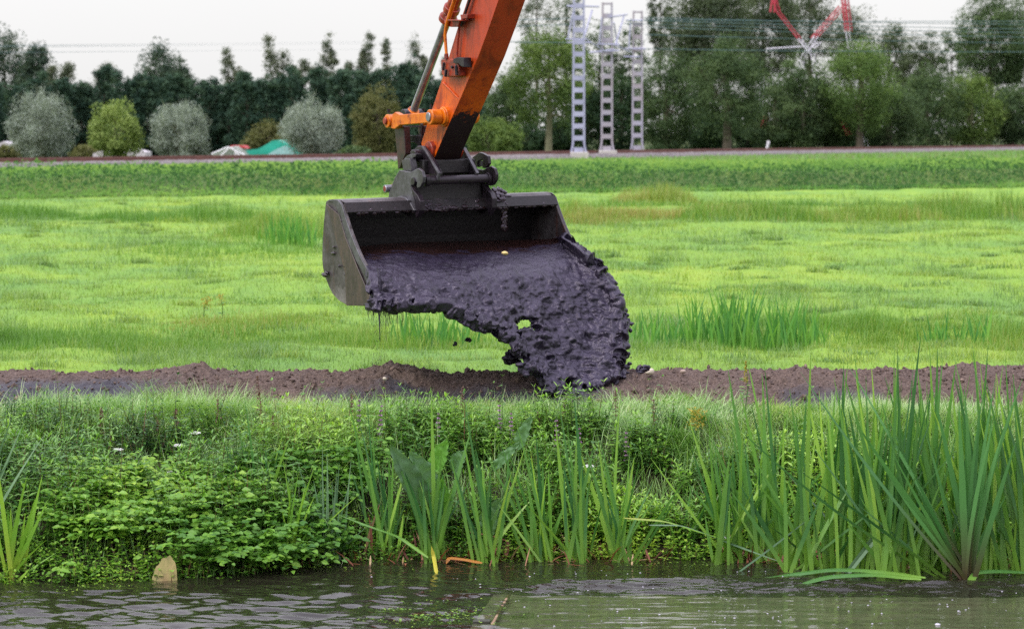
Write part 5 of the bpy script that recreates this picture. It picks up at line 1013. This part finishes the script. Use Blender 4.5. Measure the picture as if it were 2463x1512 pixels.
m, n = mat_new('mud_and_shade_steel'); mud_shade_m = finish(m, n, ramp(n, noise(n, 12, 5), [(.3, (.005, .004, .005)), (.7, (.014, .010, .011))]), .5, 0, .4, noise(n, 25, 5), .5, .01)  # mud coat, made near black so its colour carries the bucket's inner shade
# H link
b = MB()
plate(b, [zA(x_, y_) for x_, y_ in [(240, 395), (300, 370), (345, 375), (352, 500), (365, 690), (335, 760), (300, 850), (278, 860), (262, 640)]], .83, .89)
plate(b, [zA(x_, y_) for x_, y_ in [(500, 395), (540, 370), (600, 372), (585, 450), (545, 590), (520, 640), (515, 480)]], 1.0, 1.06)
b.build('bucket_link', dkred, ex, .006)
b = MB()
pa = [zA(x_, y_) for x_, y_ in [(345, 478), (535, 478), (535, 545), (345, 545)]]; plate(b, pa, .93, .95)
arch = [(345, 545)]+[(430-95*math.cos(t), 665-105*math.sin(t)) for t in np.linspace(.1, math.pi-.1, 10)]+[(535, 545)]
plate(b, [zA(x_, y_) for x_, y_ in arch], .93, .95); plate(b, [zA(x_, y_) for x_, y_ in [(345, 545), (360, 545), (356, 800), (345, 800)]], .93, .96)
plate(b, [zA(x_, y_) for x_, y_ in [(345, 372), (510, 372), (510, 392), (345, 396)]], .93, .95); b.build('cross_web', blk, ex, .004)
b = MB(); b.tube([on(.99, *zA(548, 350)), on(.99, *zA(540, 450)), on(.99, *zA(548, 560)), on(.99, *zA(560, 640))], .013, 10); b.build('hose', paint('rubber', (.02, .02, .02), (.05, .05, .055), .5), ex)
# coupler
cpl = MB()
plate(cpl, [zA(x_, y_) for x_, y_ in [(500, 595), (545, 600), (600, 670), (680, 790), (735, 905), (728, 985), (695, 978), (560, 985), (470, 900), (428, 780), (445, 650)]], .80, .845)
plate(cpl, [zA(x_, y_) for x_, y_ in [(985, 610), (1010, 620), (1165, 905), (1150, 955), (1120, 985), (930, 990), (930, 800)]], 1.19, 1.23)
o_c = cpl.build('coupler', blk, ex, .008)
b = MB(); plate(b, [zA(x_, y_) for x_, y_ in [(545, 600), (560, 600), (740, 905), (730, 990), (705, 990), (722, 905)]], .78, .80); b.build('ear_rim', gst, o_c, .002); b = MB(); plate(b, [zA(x_, y_) for x_, y_ in [(1000, 618), (1014, 618), (1170, 905), (1155, 950), (1140, 945), (1150, 905)]], 1.165, 1.19); b.build('ear_rim', gst, o_c, .002)
b = MB(); cyl(b, *zA(505, 705), .73, .90, .05, wref=.78); cyl(b, *zA(495, 690), .705, .74, .036, wref=.74); b.build('ear_pin', blk, o_c, .006)
b = MB(); c = on(.95, *zA(780, 800)); b.box(on(.98, *zA(700, 870)), av*.34, pv*.30, (0, 0, .20)); b.box(on(1.0, *zA(800, 830)), av*.5, pv*.2, (0, 0, .12)); b.build('coupler_body', mud_shade_m, o_c, .012)
b = MB(); cA = on(.70, *zA(600, 990)); b.tube([cA, cA+av*.61], .037, 32); b.build('cross_bar', blk, o_c)
b = MB(); b.tube([cA-av*.02, cA+av*.02], .05, 24); b.tube([cA+av*.575, cA+av*.60], .048, 24); b.build('bar_collar', blk, o_c, .004)
b = MB(); plate(b, [zA(x_, y_) for x_, y_ in [(560, 880), (640, 830), (700, 960), (660, 975), (650, 930), (600, 920)]], .86, .875); plate(b, [zA(x_, y_) for x_, y_ in [(1090, 905), (1180, 900), (1190, 925), (1150, 960), (1100, 980)]], 1.25, 1.27); b.build('gusset', blk, o_c, .003)
# wedge hook at left
b = MB(); plate(b, [zA(x_, y_) for x_, y_ in [(322, 765), (355, 742), (410, 740), (432, 850), (432, 885), (345, 885), (335, 860)]], .66, .72)
plate(b, [zA(x_, y_) for x_, y_ in [(345, 745), (385, 705), (430, 690), (490, 690), (478, 720), (440, 742)]], .69, .74); b.build('wedge_hook', gst, o_c, .004)
# claw at right
b = MB(); plate(b, [zA(x_, y_) for x_, y_ in [(1112, 748), (1130, 720), (1200, 672), (1235, 680), (1295, 715), (1305, 800), (1272, 850), (1235, 848), (1235, 745), (1180, 778), (1185, 840), (1150, 830), (1118, 790)]], 1.32, 1.35); b.build('wedge_hook', blk, o_c, .004)
b = MB(); plate(b, [zA(x_, y_) for x_, y_ in [(1185, 775), (1222, 768), (1222, 830), (1190, 838)]], 1.33, 1.35); b.build('wedge_face', gst, o_c)

# bucket
bk_ = None
side = [z2(x_, y_) for x_, y_ in [(118, 205), (122, 178), (140, 166), (170, 164), (205, 170), (228, 198), (245, 255), (262, 310), (285, 380), (320, 470), (352, 540), (388, 602), (408, 650), (436, 720), (455, 790), (462, 834), (350, 836), (255, 832), (200, 800), (165, 762), (140, 715), (115, 650), (101, 590), (97, 540), (100, 420), (108, 300)]]
WB = 2.02
def sidepts(): return [on(0, u, v) for u, v in side]
SP = sidepts(); cen = sum(SP)/len(SP)
# shell: open section from the front of the top beam round the back and bottom to the cutting edge
sh_idx = [6, 5, 4, 3, 2, 1, 0, 25, 24, 23, 22, 21, 20, 19, 18, 17, 16, 15]
out = [SP[i] for i in sh_idx]; inn = []
for i, p_ in enumerate(out):
    a_ = out[max(i-1, 0)]; c_ = out[min(i+1, len(out)-1)]; t_ = c_-a_; nrm = np.cross(av, t_); nrm /= np.linalg.norm(nrm)
    if nrm@(cen-p_) < 0 and 1 < i: nrm = -nrm
    inn.append(p_+nrm*.022)
sub = empty  # keep the name short below
b = MB()
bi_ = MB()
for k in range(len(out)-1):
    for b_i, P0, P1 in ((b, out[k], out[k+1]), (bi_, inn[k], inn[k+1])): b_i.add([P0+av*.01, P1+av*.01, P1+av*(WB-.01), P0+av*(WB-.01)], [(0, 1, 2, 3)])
for w_ in (.01, WB-.01):
    for k in range(len(out)-1): b.add([out[k]+av*w_, out[k+1]+av*w_, inn[k+1]+av*w_, inn[k]+av*w_], [(0, 1, 2, 3)])
for k in (0, len(out)-1): b.add([out[k]+av*.01, inn[k]+av*.01, inn[k]+av*(WB-.01), out[k]+av*(WB-.01)], [(0, 1, 2, 3)])
bucket = b.build('bucket', bsteel, ex)
bi_.build('inner_shade_face', mud_shade_m, bucket)  # inner faces of the shell, muddy and with shade painted in
for w_ in (0, WB-.022): b = MB(); b.prism([p_+av*w_ for p_ in SP], av*.022); b.build('side_plate', bsteel, bucket, .004)
m, n = mat_new('brown_steel'); rplate = finish(m, n, ramp(n, noise(n, 7, 6, .75, stretch(n, 2, 2, .7)), [(.3, (.025, .017, .015)), (.5, (.055, .04, .036)), (.7, (.10, .06, .048)), (.85, (.16, .14, .135))]), .45, .05, .5, noise(n, 30, 6), .3, .008)
# wear strips along the front edge of the side plate + its fold line
for w_ in (-.012, WB):
    b = MB(); ed = side[3:15]; inner = [(u-13, v+4) for u, v in ed]
    fo = [on(0, u, v)+av*w_ for u, v in ed]+[on(0, u, v)+av*w_ for u, v in inner[::-1]]; b.prism(fo, av*.012); b.build('edge_strip', gst, bucket, .003)
    b = MB(); tri = [z2(x_, y_) for x_, y_ in [(135, 195), (215, 260), (255, 400), (330, 590), (390, 730), (440, 834), (262, 833), (252, 620)]]
    b.prism([on(0, u, v)+av*(w_-.006 if w_ < 0 else w_+.004) for u, v in tri], av*.010); b.build('reinforcing_plate', rplate, bucket, .003)
b = MB(); lip0 = SP[15]; lip1 = SP[16]; dl = unit((lip0-lip1)[None])[0]; upv = np.cross(av, dl); upv = upv if upv[2] > 0 else -upv
b.box(lip0-dl*.0+av*WB/2+np.array([0, 0, .0]), av*WB, dl*.10, upv*.03); b.build('cutting_edge', gst, bucket, .004)
# lugs
for (w0, off_) in ((.615, 0), (1.335, .685)):
    def q(x_, y_): return on(.62, *zA(x_, y_))+av*off_
    b = MB(); b.prism([q(x_, y_) for x_, y_ in [(295, 872), (330, 880), (420, 895), (505, 850), (548, 880), (565, 950), (560, 1010), (530, 1065), (500, 1078), (488, 1050), (495, 1010), (460, 1005), (425, 1050), (430, 1120), (470, 1170), (485, 1230), (478, 1340), (400, 1400), (250, 1300), (165, 1195), (178, 1125), (245, 950)]], av*.028); lg = b.build('bucket_lug', gst if not off_ else blk, bucket, .005)
    b = MB(); b.prism([q(x_, y_) for x_, y_ in [(425, 1050), (450, 1100), (500, 1160), (530, 1225), (530, 1330), (480, 1420), (470, 1230), (440, 1150)]], av*.045); b.build('lug_rib', blk, lg, .004)
    b = MB(); c = q(460, 1000); b.tube([c-av*.012, c+av*.07], .032, 20); b.build('lug_pin', blk, lg, .003)
    if not off_:
        b = MB(); c = q(150, 1085); b.tube([c-av*.02, c+av*.06], .034, 24); b.build('pin_end', chrome, lg, .005); b = MB(); b.tube([c-av*.022, c+av*.0], .024, 20); b.tube([c+av*.05, c+av*.12], .04, 20); b.build('pin_core', redb, lg, .003)
b = MB(); c = on(1.36, *zA(1310, 940)); b.tube([c, c+av*.035], .082, 30); b.build('hook_disc', blk, o_c, .006)
b = MB(); b.prism([on(.60, *zA(x_, y_)) for x_, y_ in [(240, 1185), (300, 1165), (370, 1190), (420, 1250), (462, 1330), (440, 1335), (390, 1265), (350, 1225), (290, 1205)]], av*.03); b.build('weld_bead', gst, bucket, .006)
b = MB(); b.prism([on(.68, *zA(x_, y_)) for x_, y_ in [(330, 1010), (480, 1010), (500, 1330), (300, 1330)]], av*.62); b.build('back_plate', mud_shade_m, bucket, .004)

# ------------------------------------------------------------------ mud
m, n = mat_new('wet_mud')
mud_c = ramp(n, noise(n, 9, 5, .6), [(.3, (.006, .004, .009)), (.7, (.019, .014, .029))])
g_ = node(n, 'ShaderNodeNewGeometry'); dp = node(n, 'ShaderNodeVectorMath', operation='DOT_PRODUCT'); n.links.new(g_.outputs['Position'], dp.inputs[0]); dp.inputs[1].default_value = tuple(pv)
f0 = float(A0@pv); fr_ = node(n, 'ShaderNodeMapRange'); n.links.new(dp.outputs['Value'], fr_.inputs[0]); fr_.inputs[1].default_value = f0+.25; fr_.inputs[2].default_value = f0+1.0; fr_.inputs[3].default_value = .34; fr_.inputs[4].default_value = -.55
pa_ = node(n, 'ShaderNodeMath', operation='ADD'); n.links.new(fr_.outputs[0], pa_.inputs[0]); n.links.new(noise(n, 7, 5, .65, stretch(n, 1, 1.6, 1.6)), pa_.inputs[1])
pool = ramp(n, pa_.outputs[0], [(.50, (0, 0, 0)), (.60, (1, 1, 1))])
mud_c = mixc(n, pool, mud_c, (.016, .007, .006))
rg = ramp(n, noise(n, 22, 4, .6), [(.3, (.26, .26, .26)), (.7, (.46, .46, .46))]); rg = mixc(n, pool, rg, (.16, .16, .16))
bh = node(n, 'ShaderNodeMath', operation='ADD'); n.links.new(noise(n, 1, 4, .6, stretch(n, 60, 60, 16)), bh.inputs[0]); n.links.new(noise(n, 34, 4, .6), bh.inputs[1])
mud = finish(m, n, mud_c, rg, 0, .66, bh.outputs[0], .5, .014)
for nd_ in n.nodes:
    if nd_.type == 'BSDF_PRINCIPLED': nd_.inputs['Specular Tint'].default_value = (.86, .80, 1.0, 1)
cols = [[(862, 592), (872, 620), (884, 648), (892, 675), (897, 700), (900, 722), (903, 744)],
        [(960, 583), (963, 612), (962, 645), (960, 675), (962, 700), (970, 722), (985, 741)],
        [(1060, 580), (1058, 615), (1052, 650), (1045, 678), (1050, 702), (1062, 724), (1080, 740)],
        [(1150, 578), (1153, 615), (1145, 655), (1135, 692), (1137, 727), (1150, 760), (1172, 790)],
        [(1230, 577), (1240, 615), (1245, 660), (1240, 705), (1232, 750), (1236, 795), (1252, 836)],
        [(1295, 575), (1318, 614), (1335, 668), (1332, 730), (1312, 800), (1288, 860), (1275, 905)],
        [(1330, 573), (1368, 610), (1405, 665), (1420, 738), (1410, 820), (1380, 890), (1345, 950)],
        [(1348, 571), (1392, 602), (1440, 655), (1475, 725), (1480, 810), (1462, 885), (1435, 952)],
        [(1356, 570), (1405, 598), (1456, 648), (1498, 720), (1512, 800), (1512, 870), (1506, 935)]]
wv_ = [.03, .42, .82, 1.2, 1.53, 1.78, 1.9, 1.96, 1.99]
fwdL = np.array([.16, .50, .80, .98, 1.04, 1.06, 1.06]); fwdR = np.array([.66, .92, 1.08, 1.25, 1.45, 1.62, 1.75]); fwdC = np.array([.16, .62, .98, 1.12, 1.25, 1.38, 1.5])
G = np.zeros((9, 7, 3))
for i, cc in enumerate(cols):
    for j, (u, v) in enumerate(cc):
        f = np.interp(i, [0, 3, 6, 7, 8], [fwdL[j], fwdC[j], fwdC[j]*.5+fwdR[j]*.5, fwdR[j], fwdR[j]])
        p3 = A0+av*((u-783-143*f)/245)+pv*f; G[i, j] = (u, v, p3[1])
def cr(arr, m_):   # catmull-rom resample along axis 0
    k = len(arr); t = np.linspace(0, k-1, m_); i = np.clip(np.floor(t).astype(int), 0, k-2); f = (t-i).reshape(-1, *([1]*(arr.ndim-1)))
    p1, p2 = arr[i], arr[i+1]; p0 = np.where((i == 0).reshape(f.shape), 2*p1-p2, arr[np.maximum(i-1, 0)]); p3 = np.where((i == k-2).reshape(f.shape), 2*p2-p1, arr[np.minimum(i+2, k-1)])
    return .5*(2*p1+(p2-p0)*f+(2*p0-5*p1+4*p2-p3)*f**2+(3*p1-p0-3*p2+p3)*f**3)
NI, NJ = 720, 560
g1 = cr(G, NI); g2 = np.swapaxes(cr(np.swapaxes(g1, 0, 1), NJ), 0, 1)
gu, gv, gd = g2[..., 0], g2[..., 1], g2[..., 2]
ry = np.stack([(gu-CX)/FP, cp+sp*(CY-gv)/FP, -sp+cp*(CY-gv)/FP], -1); M = O_+ry*(gd/ry[..., 1])[..., None]
# roll the right and left margins back so the sheet has body
ti = np.linspace(0, 1, NI)[:, None]; tj = np.linspace(0, 1, NJ)[None, :]
edge = np.clip((ti-.93)/.07, 0, 1)**2*ss(tj, .05, .3); M[..., 1] += edge*.22
edge2 = np.clip((tj-.93)/.07, 0, 1)**2*np.ones_like(ti)*ss(-ti, -.45, -.3); M[..., 1] += edge2*.12
dI = np.gradient(M, axis=0); dJ = np.gradient(M, axis=1); NN = unit(np.cross(dI, dJ)); NN = np.where((NN[..., 1:2] > 0) & (NN[..., 2:3] < .3), -NN, NN); NN = np.where(NN[..., 2:3] < -.3, -NN, NN)
X_, Y_, Z_ = M[..., 0], M[..., 1], M[..., 2]
lump = fbm3(X_*9, Y_*9, Z_*12, 201, 3)-.5; l2 = fbm3(X_*26, Y_*26, Z_*34, 205, 3)-.5; rip = fbm(ti*NI/14+tj*3, tj*NJ/60+ti*2, 209, 3)-.5
fall = ss(tj+.25*ti*(ti > .3), .25, .65); poolm = (1-ss(tj+.10*(fbm(ti*14, tj*9, 211, 3)-.5)*3, .14, .26))*ss(fbm(ti*9+3, tj*16, 213, 4)+.28*(1-tj/.3)*(tj < .3), .42, .55)
poolm = np.clip(poolm, 0, 1)
amp = .010+.05*fall
def billow(a, o=2): return sum(np.abs(2*vn3(X_*a*2**k+Z_*a*.25, Y_*a*2**k, Z_*a*1.35*2**k, 241+k)-1)*.5**k for k in range(o))/sum(.5**k for k in range(o))
st1 = fbm(ti*40+.8*np.sin(tj*5), tj*6+ti*4, 231, 3)-.5; st2 = fbm(ti*90, tj*14+ti*9, 233, 2)-.5
disp = lump*amp*1.5+(billow(13)-.4)*.050*fall+(billow(30)-.4)*.014*(.15+.85*fall)+(billow(16)-.4)*.012*(1-fall)+st1*.014*(1-.5*fall)+st2*.006+l2*.014*fall
disp = disp*(1-.8*poolm)
M2 = M+NN*disp[..., None]
# ragged edges and holes
hole = fbm3(X_*13, Z_*13, 0*X_, 221, 3)
kill = np.zeros_like(gu, bool)
def blob(u, v, ru, rv, thr): 
    dd = ((gu-u)/ru)**2+((gv-v)/rv)**2; return (dd < 1) & (hole > thr-.5*(1-dd)*.35)
kill |= blob(1262, 775, 18, 18, .40)|blob(1275, 770, 22, 9, .44)|blob(1290, 790, 14, 12, .45)|blob(1253, 800, 14, 12, .48)|blob(1330, 856, 14, 10, .45)|blob(1262, 858, 14, 12, .45)
be = 1-tj*np.ones_like(ti); kill |= (be < .055*(hole-.25)/.5*2.2) & (ti > .3)
kill |= (be < .03*(hole-.35)/.5*2.2) & (ti <= .3)
kill |= ((1-ti) < .018*(hole-.3)/.4) & (tj > .3)
idm = np.arange(gu.size).reshape(gu.shape); Fm = np.stack([idm[:-1, :-1], idm[1:, :-1], idm[1:, 1:], idm[:-1, 1:]], -1)
Fm = Fm[~kill[:-1, :-1]].reshape(-1, 4)
o = npmesh('poured_mud', M2, Fm, mud, None, {'pool': poolm}, smooth=True)
md = o.modifiers.new('thickness', 'SOLIDIFY'); md.thickness = .07; md.offset = -1 if NN[300, 300] @ np.cross(dI[300, 300], dJ[300, 300]) > 0 else 1
bpy.context.view_layer.update(); me2 = bpy.data.meshes.new_from_object(o.evaluated_get(bpy.context.evaluated_depsgraph_get()))
o.modifiers.clear(); o.data = me2
alive = np.zeros(gu.shape, bool); alive[:-1, :-1] = ~kill[:-1, :-1]
edge_pts = [M2[i_, np.nonzero(alive[i_])[0][-1]] for i_ in range(12, NI-1, 7)]+[M2[NI-14, j_] for j_ in range(150, NJ-1, 10)]
ec, es = [], []
for c_ in edge_pts:
    for _ in range(3):
        r0_ = rng.uniform(.008, .028)*(1 if c_[0] > edge_pts[15][0] else .7); ec.append(c_+np.array([rng.normal(0, .018), rng.uniform(-.02, .05), rng.normal(-.006, .02)])); es.append(r0_*rng.uniform(.6, 1.5, 3))
Vb, Fb = blobs(ec, es, 2, .25, rng)
nv0 = len(me2.vertices); co = np.empty(nv0*3, np.float32); me2.vertices.foreach_get('co', co)
li = np.empty(len(me2.loops), np.int32); me2.loops.foreach_get('vertex_index', li); lt = np.empty(len(me2.polygons), np.int32); me2.polygons.foreach_get('loop_total', lt)
assert (lt == 4).all() or True
ls_ = np.concatenate([[0], np.cumsum(lt)[:-1]])
q4 = li[(ls_[lt == 4][:, None]+np.arange(4))]; q3 = li[(ls_[lt == 3][:, None]+np.arange(3))] if (lt == 3).any() else np.zeros((0, 3), np.int32)
bpy.data.objects.remove(o)
o = npmesh('poured_mud', np.concatenate([co.reshape(-1, 3), Vb]), [q4, np.concatenate([q3, Fb+nv0])], mud, smooth=True)
md = o.modifiers.new('fuse', 'REMESH'); md.mode = 'VOXEL'; md.voxel_size = .0068; md.use_smooth_shade = True
md = o.modifiers.new('soften', 'SMOOTH'); md.factor = .5; md.iterations = 2
place(o, M[650, 555]); tag(o, 'black wet mud sliding out of the bucket and falling onto the soil ridge', 'mud', kind='thing')
# mud stuck on the bucket, clods and drips
def clump(parts, label, name='mud_clod', seed=0, parent=None, res=4, amp_=.5):
    import bmesh
    bm = bmesh.new()
    for (p_, rx, ry2, rz) in parts:
        r = bmesh.ops.create_icosphere(bm, subdivisions=res, radius=1.0)
        for q in r['verts']:
            c = np.array(q.co); k = 1+amp_*2*(float(fbm3(c[0]*1.8+p_[0]*9+seed, c[1]*1.8+p_[1]*5, c[2]*1.8+p_[2]*7, 5, 4))-.5)
            c = c*k*np.array([rx, ry2, rz]); q.co = Vector(c[0]*av+c[1]*np.array([-pv[0], -pv[1], 0])*1+c[2]*np.array([0, 0, 1.0])+p_)
    me = bpy.data.meshes.new(name); bm.to_mesh(me); bm.free(); me.shade_smooth(); o = link(name, me, mud, parent)
    if parent is None: place(o, parts[0][0]); tag(o, label, 'mud', kind='thing')
    return o
tb0 = on(0, *z2(232, 222)); tbm = on(0, *z2(190, 178))
ta_, tb_ = on(0, *z2(207, 176)), on(0, *z2(244, 250)); upn = unit((np.cross(av, tb_-ta_))[None])[0]; upn = upn if upn@pv > 0 else -upn
prt = []
for k in range(95):
    w_ = rng.uniform(.70, 1.30); t_ = rng.uniform(-.35, 1.05); prt.append((ta_+(tb_-ta_)*t_+av*w_+upn*rng.uniform(-.006, .010), rng.uniform(.02, .055), rng.uniform(.02, .04), rng.uniform(.012, .032)))
clump(prt, 'wet mud heaped on top of the bucket between its lugs', seed=3, res=3, amp_=.8)
prt = [(ta_+(tb_-ta_)*rng.uniform(-.2, .8)+av*rng.uniform(1.40, 1.56)+upn*rng.uniform(0, .02)+np.array([0, 0, rng.uniform(0, .02)]), rng.uniform(.02, .04), .03, rng.uniform(.015, .035)) for k in range(26)]
prt += [(tb0+av*1.50+pv*.02+np.array([0, 0, -.03-.035*k]), .022+.01*(k % 2), .02, .035) for k in range(6)]
clump(prt, 'mud lump on the bucket rim right of the coupler with a trickle hanging down', seed=5, res=3, amp_=.8)
prt = [(tb_+av*rng.uniform(.08, 1.96)+pv*.006+np.array([0, 0, rng.uniform(-.012, .014)]), .024, .010, rng.uniform(.006, .018)) for k in range(110)]
clump(prt, 'thin line of mud along the front rim of the bucket opening', seed=7, res=2, amp_=.7)
lipw = lambda w_: SP[15]+av*w_
prt = [(lipw(.02)+np.array([0, 0, .06])+pv*.02, .10, .05, .10), (lipw(.04)+np.array([0, 0, .16])-pv*.02, .05, .04, .1), (lipw(.1)+pv*.04, .13, .06, .07), (lipw(.28)+pv*.05, .14, .06, .045), (lipw(.5)+pv*.05, .16, .06, .04), (lipw(-.0)-pv*.1-np.array([0, 0, .01]), .05, .13, .035), (lipw(.72)+pv*.05, .14, .06, .035)]
clump(prt, 'thick mud hanging over the left end of the cutting edge', seed=9, res=4, amp_=.7)
for (u, v, r, lab) in [(1231, 858, .06, 'ragged mud clod flying off left of the main fall'), (1125, 818, .02, 'small mud drop under the left rim of the spill'), (1093, 827, .016, 'smallest mud drop falling left of the spill'), (1543, 886, .036, 'mud splash flying right of the main fall beside a pale stone'), (1136, 775, .028, 'rounded mud drip just below the spill edge'), (1207, 815, .03, 'mud drip at the lower left edge of the spill')]:
    c = P(u, v, 19.45); clump([(c+sph(1)[0]*r*.7, r*rng.uniform(.5, 1.1), r*.6, r*rng.uniform(.35, .7)) for _ in range(5)], lab, seed=u, res=3, amp_=1.0)
c = on(-.03, 780, 662); clump([(c, .012, .045, .02), (c+np.array([.02, 0, .02]), .012, .03, .015)], 'small mud splat sticking out of the bucket back edge', seed=31, res=3, amp_=.9)
for (x_, y_, r_) in [(240, 585, .022), (165, 505, .018), (205, 585, .015), (215, 300, .015), (225, 390, .014), (240, 640, .012), (170, 465, .014), (300, 760, .016)]:
    c = on(-.012, *z2(x_, y_)); o = clump([(c, .006, r_*1.5, r_*.7)], '', 'mud_splat', x_, bucket, 3, .9)
# hanging fibres and drips under the left end
b = MB()
for k in range(46):
    w_ = rng.uniform(-.02, .22); s_ = lipw(w_)-pv*rng.uniform(-.06, .2)+np.array([0, 0, -.02]); Ld = rng.uniform(.03, .16)*(1.8 if rng.random() < .2 else 1)
    b.tube([s_, s_+np.array([rng.uniform(-.008, .008), 0, -Ld*.5]), s_+np.array([rng.uniform(-.015, .015), 0, -Ld])], [.004, .0022, .0008], 5)
s_ = on(-.03, *z2(455, 600)); b.tube([s_, on(-.04, *z2(462, 720)), on(-.05, *z2(452, 840)), on(-.05, *z2(460, 940)), on(-.05, *z2(462, 1060))], [.012, .014, .009, .006, .002], 8)
for k in range(60):
    c = on(-.05, *z2(rng.normal(455, 22), rng.uniform(900, 1210))); l_ = rng.uniform(.004, .02); b.tube([c, c-np.array([rng.uniform(-.003, .003), 0, l_])], [.0022, .0008], 5)
o = b.build('mud_drips', mud); place(o, lipw(0)); tag(o, 'thin strings of mud dripping from the left end of the bucket', 'mud', kind='thing')
